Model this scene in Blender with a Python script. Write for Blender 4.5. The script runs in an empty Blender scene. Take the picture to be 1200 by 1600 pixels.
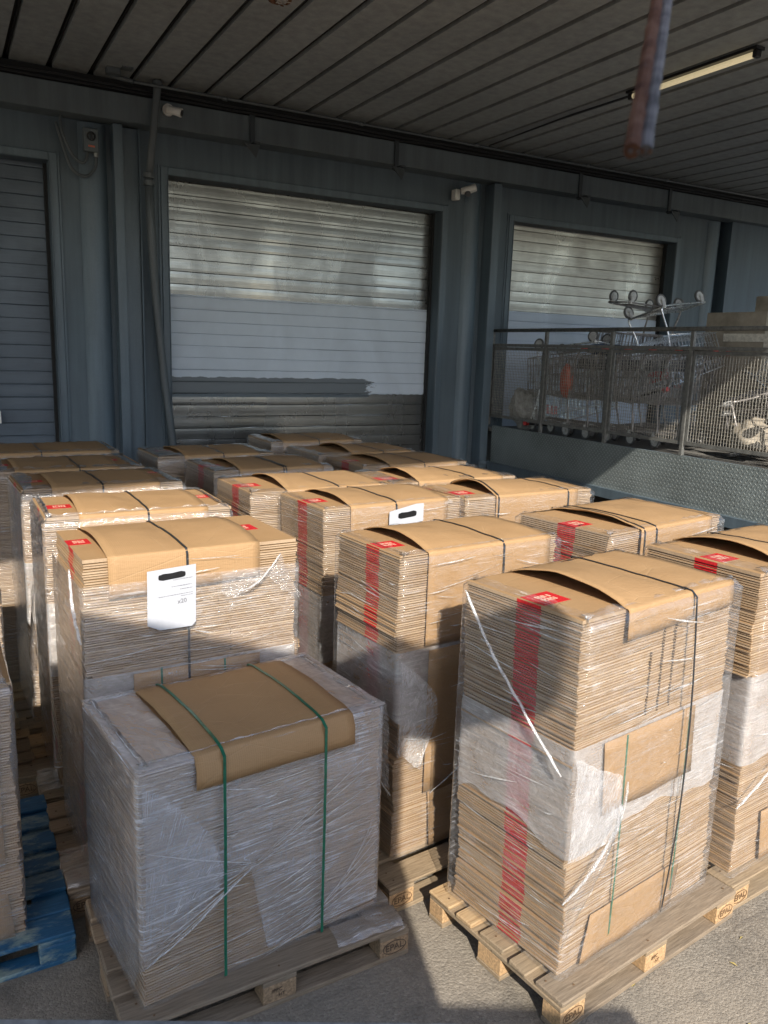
import bpy, math, random
from mathutils import Vector, Matrix, noise
R = math.radians
rnd = random.Random(7)
C = bpy.context.scene.collection
S = bpy.context.scene

# ------------------------------------------------------------------ camera
PITCH, ROLL, YAW, HCAM, FPX = R(11.424), R(1.934), R(29.08), 2.566, 1246.8
fw = Vector((math.sin(YAW)*math.cos(PITCH), math.cos(YAW)*math.cos(PITCH), -math.sin(PITCH)))
rt0 = Vector((math.cos(YAW), -math.sin(YAW), 0)); up0 = rt0.cross(fw)
rt = math.cos(ROLL)*rt0 + math.sin(ROLL)*up0
up = math.cos(ROLL)*up0 - math.sin(ROLL)*rt0
cam_d = bpy.data.cameras.new('camera'); cam = bpy.data.objects.new('camera', cam_d); C.objects.link(cam)
M = Matrix((rt, up, -fw)).transposed().to_4x4(); M.translation = Vector((0, 0, HCAM)); cam.matrix_world = M
cam_d.sensor_fit = 'HORIZONTAL'; cam_d.sensor_width = 36; cam_d.lens = 36*FPX/1200
cam_d.clip_start = .05; cam_d.clip_end = 2000
cam_d.dof.use_dof = True; cam_d.dof.focus_distance = 4.2; cam_d.dof.aperture_fstop = 9
S.camera = cam

# ------------------------------------------------------------------ sky, sun, exposure
LDIR = Vector((.30, 1.0, -.72)).normalized()                 # the way the light travels
elev = math.asin(-LDIR.z); az = math.atan2(-LDIR.x, -LDIR.y)   # from +y towards +x
w = bpy.data.worlds.new('World'); S.world = w; w.use_nodes = True
nt = w.node_tree; bg = nt.nodes['Background']
sky = nt.nodes.new('ShaderNodeTexSky'); sky.sky_type = 'NISHITA'; sky.sun_disc = False
sky.sun_elevation = elev; sky.sun_rotation = az; sky.air_density = 1.0; sky.dust_density = 1.2
nt.links.new(sky.outputs[0], bg.inputs[0]); bg.inputs[1].default_value = .10
sd = bpy.data.lights.new('sun', 'SUN'); sd.energy = 2.45; sd.angle = R(.53); sd.color = (1, .93, .82)
so = bpy.data.objects.new('sun', sd); C.objects.link(so); so.rotation_euler = LDIR.to_track_quat('-Z', 'Y').to_euler()
S.view_settings.view_transform = 'Standard'; S.view_settings.look = 'None'
S.view_settings.exposure = 1.6; S.view_settings.gamma = 1
S.render.engine = 'CYCLES'
S.cycles.use_denoising = True
S.cycles.max_bounces = 8; S.cycles.transparent_max_bounces = 24; S.cycles.diffuse_bounces = 4
S.cycles.sample_clamp_indirect = 6; S.cycles.caustics_reflective = False; S.cycles.caustics_refractive = False

# ------------------------------------------------------------------ node helpers
class N:
    def __init__(s, name):
        s.m = bpy.data.materials.new(name); s.m.use_nodes = True; s.t = s.m.node_tree
        s.b = s.t.nodes['Principled BSDF']; s.out = s.t.nodes['Material Output']
    def n(s, typ, **k):
        o = s.t.nodes.new('ShaderNode'+typ)
        for a, v in k.items():
            if a.startswith('i_'):
                key = a[2:]; o.inputs[int(key) if key.isdigit() else key.replace('_', ' ')].default_value = v
            else: setattr(o, a, v)
        return o
    def l(s, a, b): s.t.links.new(a, b)
    def coord(s, which='Object', scale=(1, 1, 1), rot=(0, 0, 0)):
        c = s.n('TexCoord'); mp = s.n('Mapping'); mp.inputs['Scale'].default_value = scale
        mp.inputs['Rotation'].default_value = rot
        s.l(c.outputs[which], mp.inputs[0]); return mp.outputs[0]
    def pos(s, scale=(1, 1, 1), rot=(0, 0, 0)):
        g = s.n('NewGeometry'); mp = s.n('Mapping'); mp.inputs['Scale'].default_value = scale
        mp.inputs['Rotation'].default_value = rot
        s.l(g.outputs['Position'], mp.inputs[0]); return mp.outputs[0]
    def noise(s, v, scale, detail=4, rough=.55, dist=0):
        o = s.n('TexNoise'); o.inputs['Scale'].default_value = scale; o.inputs['Detail'].default_value = detail
        o.inputs['Roughness'].default_value = rough; o.inputs['Distortion'].default_value = dist
        s.l(v, o.inputs['Vector']); return o.outputs['Fac']
    def ramp(s, v, stops, mode='LINEAR'):
        o = s.n('ValToRGB'); cr = o.color_ramp; cr.interpolation = mode
        while len(cr.elements) < len(stops): cr.elements.new(.5)
        for e, (p, c) in zip(cr.elements, stops):
            e.position = p
            e.color = (c, c, c, 1) if isinstance(c, (int, float)) else (*c, 1)
        s.l(v, o.inputs[0]); return o.outputs[0]
    def mix(s, f, a, b, typ='MIX'):
        o = s.n('Mix', data_type='RGBA', blend_type=typ)
        for i, x in ((0, f), (6, a), (7, b)):
            if isinstance(x, (int, float)): o.inputs[i].default_value = x if i == 0 else (x, x, x, 1)
            elif isinstance(x, tuple): o.inputs[i].default_value = (*x, 1)
            else: s.l(x, o.inputs[i])
        return o.outputs[2]
    def math(s, op, a, b=0.0, clamp=False):
        o = s.n('Math', operation=op, use_clamp=clamp)
        for i, x in ((0, a), (1, b)):
            if isinstance(x, (int, float)): o.inputs[i].default_value = x
            else: s.l(x, o.inputs[i])
        return o.outputs[0]
    def bump(s, h, strength=.3, dist=.01):
        o = s.n('Bump'); o.inputs['Strength'].default_value = strength; o.inputs['Distance'].default_value = dist
        s.l(h, o.inputs['Height']); s.l(o.outputs[0], s.b.inputs['Normal']); return o.outputs[0]
    def sep(s, v):
        o = s.n('SeparateXYZ'); s.l(v, o.inputs[0]); return o.outputs
    def base(s, c, rough=.6, metal=0, spec=None):
        if isinstance(c, tuple): s.b.inputs['Base Color'].default_value = (*c, 1)
        else: s.l(c, s.b.inputs['Base Color'])
        if isinstance(rough, (int, float)): s.b.inputs['Roughness'].default_value = rough
        else: s.l(rough, s.b.inputs['Roughness'])
        s.b.inputs['Metallic'].default_value = metal
        if spec is not None: s.b.inputs['Specular IOR Level'].default_value = spec
        return s

def plain(name, c, rough=.5, metal=0, var=.25, scale=30, spec=None, bump=0):
    k = N(name); v = k.noise(k.coord(), scale, 5)
    lo = tuple(x*(1-var) for x in c); hi = tuple(min(1, x*(1+var)) for x in c)
    k.base(k.ramp(v, [(.3, lo), (.7, hi)]), rough, metal, spec)
    if bump: k.bump(v, bump, .004)
    return k.m

# ------------------------------------------------------------------ materials
MT = {}
def kraft():
    k = N('kraft_board'); o = k.coord()
    a = k.noise(o, 4, 5, .6); f = k.noise(k.coord(scale=(18, 160, 160)), 4, 3)
    g = k.noise(o, 420, 2, .7)
    oi = k.n('ObjectInfo')
    col = k.ramp(a, [(.25, (.335, .207, .100)), (.5, (.395, .247, .123)), (.75, (.43, .275, .14))])
    col = k.mix(.35, col, k.ramp(f, [(.3, (.30, .18, .085)), (.7, (.46, .29, .15))]))
    col = k.mix(.25, col, k.ramp(g, [(.35, (.23, .13, .053)), (.65, (.44, .27, .13))]))
    col = k.mix(k.math('MULTIPLY', oi.outputs['Random'], .3), col, (.30, .195, .105))
    wv = k.n('TexWave', wave_type='BANDS', bands_direction='X'); wv.inputs['Scale'].default_value = 36; wv.inputs['Distortion'].default_value = .6; k.l(o, wv.inputs['Vector'])
    sc = k.noise(k.coord(scale=(2, 9, 9), rot=(0, 0, R(25))), 9, 6, .7); st = k.noise(o, 2.2, 6, .65, .8)
    vc = k.n('TexVoronoi', feature='DISTANCE_TO_EDGE'); vc.inputs['Scale'].default_value = 2.6; k.l(k.coord(scale=(1, 1.8, 1.8), rot=(0, 0, R(33))), vc.inputs['Vector']); crs = k.ramp(vc.outputs['Distance'], [(.0, 1.), (.012, 0.)])
    col0 = col; col = k.mix(k.math('MULTIPLY', crs, .35), col, (.43, .285, .155))
    col = k.mix(k.ramp(sc, [(.66, 0.), (.72, .5)]), col, (.45, .30, .165))
    col = k.mix(k.ramp(st, [(.56, 0.), (.72, .4)]), col, (.215, .125, .056))
    col = k.mix(.10, col, k.ramp(wv.outputs['Color'], [(0, (.20, .115, .05)), (1, (.46, .29, .145))]))
    k.base(col, .66, spec=.3)
    h = k.math('ADD', k.math('MULTIPLY', wv.outputs['Fac'], .12), k.math('ADD', k.noise(k.coord(scale=(1, 6, 6)), 20, 4), k.math('SUBTRACT', k.math('MULTIPLY', st, 2.0), k.math('MULTIPLY', crs, .5))))
    k.bump(h, .35, .006); return k.m
def edge():
    k = N('carton_edges'); g = k.n('NewGeometry')
    ri = g.outputs['Random Per Island']
    a = k.noise(k.coord(), 7, 4); fl = k.noise(k.coord(scale=(1, 1, .15)), 260, 2, .8)
    col = k.ramp(ri, [(0, (.22, .150, .095)), (.35, (.345, .248, .160)), (.7, (.43, .315, .21)), (1, (.55, .43, .30))])
    col = k.mix(.25, col, k.ramp(fl, [(.35, (.20, .13, .075)), (.62, (.58, .43, .28))]))
    col = k.mix(.3, col, k.ramp(a, [(.3, (.30, .20, .12)), (.7, (.50, .37, .24))]))
    k.base(col, .75, spec=.2); k.bump(fl, .25, .003); return k.m
def redprint():
    k = N('red_ink'); f = k.noise(k.coord(scale=(1, 1, .3)), 150, 3)
    k.base(k.ramp(f, [(.3, (.40, .014, .018)), (.7, (.64, .026, .032))]), .5, spec=.3); return k.m
def film(name, milky, streak, tint=(.93, .94, .97), gloss=.6, crinkle=.5, weave=0):
    k = N(name); t = k.t; t.nodes.remove(k.b)
    uv = k.coord('UV', scale=(1.3, 46, 1), rot=(0, 0, R(6)))
    n1 = k.noise(uv, 2.2, 5, .6, .5)
    uv2 = k.coord('UV', scale=(2.0, 40, 1), rot=(0, 0, R(-21)))
    n2 = k.noise(uv2, 1.8, 4, .6, .3)
    big = k.noise(k.coord('UV'), 3.2, 5, .55, 1.2); cr = k.noise(k.coord('UV', scale=(1, 1.6, 1)), 17, 5, .62, 1.6)
    s1 = k.ramp(n1, [(.575, 0.), (.62, 1.)]); s2 = k.ramp(n2, [(.60, 0.), (.645, 1.)])
    st = k.math('MAXIMUM', s1, s2)
    pt = k.ramp(big, [(.42, .0), (.66, 1.)])
    ck = k.ramp(cr, [(.40, .0), (.62, 1.)])
    body = k.math('MULTIPLY', k.math('ADD', 1-crinkle, k.math('MULTIPLY', ck, crinkle*1.6)), k.math('MULTIPLY', k.ramp(big, [(.3, .7), (.7, 1.25)]), milky))
    if weave:
        wv = k.noise(k.coord('UV', scale=(150, 7, 1)), 1, 3, .6); body = k.math('MULTIPLY', body, k.ramp(wv, [(.35, 1-weave), (.65, 1+weave*.0)]))
    op = k.math('ADD', k.math('MULTIPLY', k.math('MULTIPLY', st, pt), streak), body, True)
    b1 = k.n('Bump'); b1.inputs['Strength'].default_value = .6; b1.inputs['Distance'].default_value = .010
    h = k.math('ADD', k.math('ADD', k.math('MULTIPLY', n1, .5), k.math('MULTIPLY', n2, .5)), k.math('ADD', k.math('MULTIPLY', big, 2.0), k.math('MULTIPLY', cr, 1.1))); k.l(h, b1.inputs['Height'])
    tr = k.n('BsdfTransparent'); tr.inputs[0].default_value = (.99, .99, .99, 1)
    df = k.n('BsdfDiffuse'); df.inputs[0].default_value = (*tint, 1); k.l(b1.outputs[0], df.inputs['Normal'])
    tl = k.n('BsdfTranslucent'); tl.inputs[0].default_value = (*tint, 1)
    dm = k.n('MixShader', i_0=.18); k.l(df.outputs[0], dm.inputs[1]); k.l(tl.outputs[0], dm.inputs[2])
    mx = k.n('MixShader'); k.l(op, mx.inputs[0]); k.l(tr.outputs[0], mx.inputs[1]); k.l(dm.outputs[0], mx.inputs[2])
    gl = k.n('BsdfGlossy'); gl.inputs['Roughness'].default_value = .13; gl.inputs[0].default_value = (1, 1, 1, 1)
    k.l(b1.outputs[0], gl.inputs['Normal'])
    ge = k.n('NewGeometry'); dp_ = k.n('VectorMath', operation='DOT_PRODUCT'); k.l(ge.outputs['Normal'], dp_.inputs[0]); k.l(ge.outputs['Incoming'], dp_.inputs[1])
    fr = k.math('ADD', .05, k.math('MULTIPLY', k.math('POWER', k.math('SUBTRACT', 1, k.math('ABSOLUTE', dp_.outputs['Value']), True), 5), .9))
    m2 = k.n('MixShader'); k.l(k.math('MULTIPLY', fr, gloss*1.8, True), m2.inputs[0]); k.l(mx.outputs[0], m2.inputs[1]); k.l(gl.outputs[0], m2.inputs[2])
    k.l(m2.outputs[0], k.out.inputs[0]); return k.m
def wood(name, c0, c1, c2, grey):
    k = N(name); oi = k.n('ObjectInfo')
    grain = k.noise(k.coord(scale=(3, 40, 40)), 3, 6, .6, .4)
    blot = k.noise(k.coord(), 5, 5, .6)
    kn = k.n('TexVoronoi'); kn.inputs['Scale'].default_value = 3.5; k.l(k.coord(scale=(1, 3, 3)), kn.inputs['Vector'])
    gi = k.n('NewGeometry').outputs['Random Per Island']
    col = k.ramp(grain, [(.3, c0), (.5, c1), (.72, c2)])
    col = k.mix(k.ramp(blot, [(.42, 0.), (.7, .7)]), col, grey)
    col = k.mix(k.ramp(gi, [(.1, 0.), (.5, .25), (.8, .75)]), col, k.ramp(grain, [(.3, tuple(x*.42 for x in grey)), (.7, tuple(x*.85 for x in grey))]))
    col = k.mix(k.math('MULTIPLY', oi.outputs['Random'], .25), col, grey)
    col = k.mix(k.ramp(kn.outputs['Distance'], [(.03, .85), (.07, 0.)]), col, tuple(x*.25 for x in c0))
    k.base(col, .8, spec=.2); k.bump(grain, .5, .004); return k.m
def bluewood():
    k = N('blue_painted_wood'); o = k.coord()
    grain = k.noise(k.coord(scale=(4, 30, 30)), 3, 6, .6); wear = k.noise(k.coord(scale=(1, 2.2, 2)), 3.5, 7, .68, .5)
    paint = k.ramp(grain, [(.3, (.014, .070, .15)), (.7, (.028, .12, .235))])
    pale = k.ramp(grain, [(.3, (.16, .24, .24)), (.7, (.30, .36, .32))])
    col = k.mix(k.ramp(wear, [(.50, 0.), (.62, 1.)]), paint, pale)
    k.base(col, .6, spec=.3); k.bump(grain, .4, .004); return k.m
def asphalt():
    k = N('worn_asphalt'); p = k.pos()
    fine = k.noise(p, 190, 3, .75); st = k.n('TexVoronoi'); st.inputs['Scale'].default_value = 95; k.l(p, st.inputs['Vector'])
    big = k.noise(p, .9, 5, .6); mid = k.noise(p, 6, 5, .6)
    col = k.ramp(st.outputs['Color'], [(.0, (.13, .113, .092)), (.45, (.225, .197, .160)), (.8, (.30, .265, .215)), (1, (.40, .36, .30))])
    col = k.mix(.45, col, k.ramp(fine, [(.3, (.09, .08, .068)), (.7, (.32, .285, .235))]))
    col = k.mix(k.ramp(big, [(.4, 0.), (.68, .55)]), col, (.34, .295, .235))
    col = k.mix(k.ramp(mid, [(.55, 0.), (.75, .5)]), col, (.075, .072, .068))
    ty = k.noise(k.pos(scale=(.35, 6, 1), rot=(0, 0, R(20))), 1.5, 4, .6); col = k.mix(k.ramp(ty, [(.56, 0.), (.72, .45)]), col, (.10, .092, .082))
    vk = k.n('TexVoronoi', feature='DISTANCE_TO_EDGE'); vk.inputs['Scale'].default_value = .7; dv = k.n('VectorMath', operation='ADD'); k.l(p, dv.inputs[0]); nn = k.n('TexNoise'); nn.inputs['Scale'].default_value = 4; k.l(p, nn.inputs['Vector']); k.l(nn.outputs['Color'], dv.inputs[1]); k.l(dv.outputs[0], vk.inputs['Vector']); col = k.mix(k.ramp(vk.outputs['Distance'], [(0., .35), (.005, 0.)]), col, (.04, .037, .034))
    oil = k.noise(p, 2.6, 4, .5, .6); col = k.mix(k.ramp(oil, [(.62, 0.), (.74, .6)]), col, (.06, .056, .052))
    k.base(col, .88, spec=.25)
    h = k.math('ADD', k.math('MULTIPLY', st.outputs['Distance'], -.8), fine); k.bump(h, .7, .006); return k.m
def paint(name, c, rough=.5, scuff=.5, tex=.25, spec=.5):
    k = N(name); p = k.pos()
    run = k.noise(k.pos(scale=(7, 7, .5)), 1.6, 6, .6); blot = k.noise(p, 1.2, 5, .6); gr = k.noise(p, 120, 3, .6)
    chips = k.noise(p, 26, 6, .75)
    lo = tuple(x*.72 for x in c); hi = tuple(x*1.3 for x in c)
    col = k.ramp(blot, [(.3, lo), (.7, hi)])
    col = k.mix(.5, col, k.ramp(run, [(.3, tuple(x*.55 for x in c)), (.72, tuple(x*1.6 for x in c))]))
    rs = k.noise(k.pos(scale=(5, 5, .9)), 1.1, 6, .7); col = k.mix(k.ramp(rs, [(.66, 0.), (.76, .35)]), col, (.16, .12, .09))
    col = k.mix(.2, col, k.ramp(gr, [(.3, tuple(x*.6 for x in c)), (.7, tuple(x*1.5 for x in c))]))
    col = k.mix(k.ramp(chips, [(.745, 0.), (.76, scuff)]), col, (.35, .36, .35))
    k.base(col, k.ramp(blot, [(.3, rough-.08), (.7, rough+.1)]), spec=spec); k.bump(gr, tex, .003); return k.m
def shutter(name, c_top, c_mid, z_mid0, z_mid1, rough_top, rough_mid, patch=None, metal=0):
    """roller shutter: older glossy paint above and below a duller repainted zone with hand-painted borders"""
    k = N(name); g = k.n('NewGeometry'); x, y, z = k.sep(g.outputs['Position'])
    p = k.pos(); blot = k.noise(k.pos(scale=(1, 1, .55)), 1.7, 5, .6, .6); fine = k.noise(k.pos(scale=(2, 2, 26)), 3, 4, .6)
    wob = k.math('MULTIPLY', k.math('SUBTRACT', k.noise(k.pos(scale=(4, 4, 1)), 3, 5), .5), .035)
    zz = k.math('ADD', z, wob)
    mid = k.math('MULTIPLY', k.math('GREATER_THAN', zz, z_mid0), k.math('LESS_THAN', z, z_mid1))
    ct = k.ramp(blot, [(.3, tuple(v*.7 for v in c_top)), (.7, tuple(v*1.35 for v in c_top))])
    ct = k.mix(.3, ct, k.ramp(fine, [(.3, tuple(v*.6 for v in c_top)), (.7, tuple(v*1.5 for v in c_top))]))
    cm = k.ramp(blot, [(.3, tuple(v*.9 for v in c_mid)), (.7, tuple(v*1.1 for v in c_mid))])
    col = k.mix(mid, ct, cm)
    rg = k.mix(mid, k.ramp(blot, [(.3, rough_top+.12), (.65, rough_top-.03)]), rough_mid)
    if patch:
        x0, x1, z0, z1 = patch
        wx = k.math('MULTIPLY', k.math('SUBTRACT', k.noise(k.pos(scale=(1, 1, 4)), 6, 5, .7), .5), .5)
        wz = k.math('MULTIPLY', k.math('SUBTRACT', k.noise(k.pos(scale=(3, 3, 1)), 3, 3), .5), .05)
        xx = k.math('ADD', x, wx); z2 = k.math('ADD', z, wz)
        pm = k.math('MULTIPLY', k.math('MULTIPLY', k.math('GREATER_THAN', xx, x0), k.math('LESS_THAN', xx, x1)),
                    k.math('MULTIPLY', k.math('GREATER_THAN', z, z0), k.math('LESS_THAN', z2, z1)))
        col = k.mix(pm, col, (.10, .118, .13)); rg = k.mix(pm, rg, .5); metal_k = pm
    sc = k.noise(k.pos(scale=(1.5, 1.5, 30)), 6, 5, .7)
    col = k.mix(k.ramp(sc, [(.70, 0.), (.73, .6)]), col, (.42, .43, .42))
    drip = k.noise(k.pos(scale=(34, 34, 5)), 1.2, 3, .5)
    col = k.mix(k.ramp(drip, [(.75, 0.), (.78, .7)]), col, (.02, .022, .024))
    k.base(col, rg, metal=metal, spec=.8)
    if metal: k.l(k.math('SUBTRACT', metal, k.math('MULTIPLY', mid, metal)), k.b.inputs['Metallic'])
    k.bump(blot, .12, .02); return k.m
def chequer():
    k = N('chequer_plate'); g = k.n('NewGeometry'); x, y, z = k.sep(g.outputs['Position'])
    def bars(off, ang):
        mp = k.n('Mapping'); mp.inputs['Location'].default_value = off
        k.l(g.outputs['Position'], mp.inputs[0]); _, yy, z2 = k.sep(mp.outputs[0])
        P = .056
        fy = k.math('SUBTRACT', k.math('PINGPONG', yy, P), P/2); fz = k.math('SUBTRACT', k.math('PINGPONG', z2, P), P/2)
        return fy, fz
    # two sets of lozenges, alternately leaning left and right
    def loz(oy, oz, sgn):
        P = .05
        u = k.math('SUBTRACT', k.math('FLOORED_MODULO', k.math('ADD', y, oy), P), P/2)
        v = k.math('SUBTRACT', k.math('FLOORED_MODULO', k.math('ADD', z, oz), P), P/2)
        a = k.math('ADD', k.math('MULTIPLY', u, .77), k.math('MULTIPLY', v, .64*sgn))
        b = k.math('SUBTRACT', k.math('MULTIPLY', v, .77), k.math('MULTIPLY', u, .64*sgn))
        d = k.math('SQRT', k.math('ADD', k.math('POWER', k.math('DIVIDE', a, .0185), 2), k.math('POWER', k.math('DIVIDE', b, .0058), 2)))
        return k.math('SUBTRACT', 1, d, True)
    h = k.math('MAXIMUM', loz(0, 0, 1), loz(.025, .025, -1))
    bl = k.noise(k.pos(), 2.2, 5); c = (0.171, 0.198, 0.198)
    col = k.ramp(bl, [(.3, tuple(v*.75 for v in c)), (.7, tuple(v*1.25 for v in c))])
    col = k.mix(k.ramp(h, [(.05, 0.), (.5, .55)]), col, (.40, .42, .40))
    sp = k.noise(k.pos(), 70, 4, .7); col = k.mix(k.ramp(sp, [(.74, 0.), (.77, .5)]), col, (.4, .4, .38))
    k.base(col, .42, metal=.15, spec=.6); k.bump(h, .9, .006); return k.m
def rust():
    k = N('rusty_steel'); v = k.noise(k.coord(scale=(1, 1, .35)), 60, 6, .7); v2 = k.noise(k.coord(scale=(1, 1, .25)), 22, 4, .6)
    col = k.ramp(v2, [(.35, (.05, .022, .014)), (.5, (.12, .056, .034)), (.68, (.19, .105, .07))])
    col = k.mix(k.ramp(v, [(.58, 0.), (.70, .6)]), col, (.12, .09, .08))
    k.base(col, .85, spec=.15); k.bump(v, .6, .004); return k.m
def galv(name, c, metal=.85, rough=.38):
    k = N(name); v = k.noise(k.coord(), 25, 5, .65)
    k.base(k.ramp(v, [(.3, tuple(x*.6 for x in c)), (.7, tuple(min(1, x*1.25) for x in c))]), k.ramp(v, [(.3, rough+.15), (.7, rough-.05)]), metal); return k.m

MT['kraft'] = kraft(); MT['edge'] = edge(); MT['red'] = redprint()
MT['aged'] = plain('aged_carton', (.31, .27, .215), .75, var=.3, scale=6)
MT['core'] = plain('carton_core', (.10, .066, .038), .9)
MT['film'] = film('clear_stretch_film', .045, .20, gloss=.8, crinkle=.7)
MT['film_haze'] = film('hazy_stretch_film', .06, .34, gloss=.9, crinkle=.7)
MT['film_mid'] = film('cloudy_stretch_film', .11, .32, gloss=.95, crinkle=.5)
MT['film_heavy'] = film('heavy_stretch_film', .28, .6, (.86, .89, .96), gloss=.9, crinkle=.10, weave=.22)
MT['loose'] = film('loose_film', .34, .35, gloss=.8, crinkle=.35)
MT['milky'] = film('milky_plastic_wrap', .36, .20, gloss=.6, crinkle=.14)
MT['twist'] = film('twisted_film_rope', .42, .6, (.95, .96, .98), gloss=1.0)
MT['crease'] = film('film_crease_glint', .62, .3, (.97, .98, 1), gloss=1.0)  # near-white, paints the bright glints along film folds
MT['strap_black'] = plain('black_strap', (.022, .024, .027), .35)
MT['strap_green'] = plain('green_strap', (.012, .13, .075), .3)
MT['paper'] = plain('white_paper', (.43, .445, .485), .6, var=.05)
MT['ink'] = plain('redaction_black', (.006, .006, .007), .5)
MT['grey_ink'] = plain('grey_ink', (.20, .205, .22), .6)
MT['cream_ink'] = plain('cream_print', (.72, .50, .36), .6, var=.1)
MT['wood_new'] = wood('new_pine', (.31, .19, .095), (.44, .295, .155), (.54, .385, .22), (.33, .26, .18))
MT['wood_old'] = wood('weathered_pine', (.24, .160, .095), (.34, .24, .15), (.43, .32, .21), (.29, .235, .175))
MT['wood_blue'] = bluewood()
MT['chip'] = plain('chipboard_block', (.42, .27, .14), .85, var=.35, scale=90, bump=.4)
MT['chip_old'] = plain('weathered_chipboard', (.27, .185, .11), .85, var=.4, scale=90, bump=.4)
MT['asphalt'] = asphalt()
MT['wall'] = paint('blue_grey_render', (0.079, 0.106, 0.128), .6, .25, .35)
MT['wall_far'] = paint('blue_grey_panel_paint', (0.072, 0.102, 0.133), .5, .35, .15)
MT['steel'] = paint('blue_grey_steel_paint', (0.084, 0.115, 0.141), .42, .5, .1)
MT['pilaster'] = paint('blue_grey_pilaster_paint', (0.092, 0.128, 0.159), .45, .3, .15)
MT['brk'] = paint('dark_bracket_paint', (.034, .042, .048), .5, .3, .1)
MT['beamp'] = paint('grey_beam_paint', (0.097, 0.119, 0.132), .5, .4, .12)
MT['ceil'] = paint('charcoal_ceiling_paint', (0.247, 0.268, 0.276), .5, .1, .15)
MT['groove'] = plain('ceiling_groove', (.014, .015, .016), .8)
MT['pipe'] = paint('painted_pipe', (.075, .088, .096), .45, .5, .1)
MT['shutter_main'] = shutter('main_shutter_paint', (.225, .225, .218), (.49, .55, .62), 2.03, 3.085, .23, .5, (2.0, 4.62, 1.995, 2.215), .9)
MT['shutter_left'] = shutter('left_shutter_paint', (0.055, 0.077, 0.105), (0.055, 0.077, 0.105), 9.0, 9.1, .5, .5)
MT['shutter_right'] = shutter('right_shutter_paint', (.40, .375, .335), (0.460, 0.535, 0.644), 1.0, 3.14, .27, .5, None, .85)
MT['chequer'] = chequer(); MT['rust'] = rust()
MT['galv'] = galv('galvanised_steel', (.34, .35, .34), .6, .42)
MT['mesh'] = galv('galvanised_mesh', (.36, .335, .29), .1, .6)
MT['rail'] = galv('painted_railing', (.155, .155, .145), .2, .5)
MT['chrome'] = galv('cart_wire', (.62, .63, .63), .9, .25)
MT['chrome_old'] = galv('dull_cart_wire', (.30, .28, .27), .6, .45)
MT['rubber'] = plain('grey_rubber', (.10, .10, .10), .6)
MT['hub'] = plain('wheel_hub', (.45, .45, .44), .4)
MT['redp'] = plain('red_plastic', (.55, .035, .03), .35)
MT['orangep'] = plain('orange_plastic', (.42, .09, .05), .5)
MT['bluecloth'] = plain('blue_cloth', (.04, .07, .14), .9)
MT['white'] = plain('white_plastic', (.70, .70, .67), .35, var=.08)
MT['blackp'] = plain('black_plastic', (.02, .02, .022), .35)
MT['tube'] = plain('yellowed_diffuser', (.78, .70, .50), .35, var=.06)
tb = MT['tube'].node_tree.nodes['Principled BSDF']; tb.inputs['Emission Color'].default_value = (1, .82, .48, 1); tb.inputs['Emission Strength'].default_value = .14
MT['deck'] = paint('dock_concrete', (.13, .125, .115), .8, .3, .4)
MT['dirt'] = plain('dirty_bag', (.34, .33, .31), .6, var=.4, scale=12)
MT['lorry'] = plain('lorry_panel', (.30, .31, .32), .5, var=.1)
MT['orange_light'] = plain('orange_pilot', (.5, .12, .06), .4)
MT['leaf'] = plain('dry_leaf', (.38, .30, .10), .8, var=.4)

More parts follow.
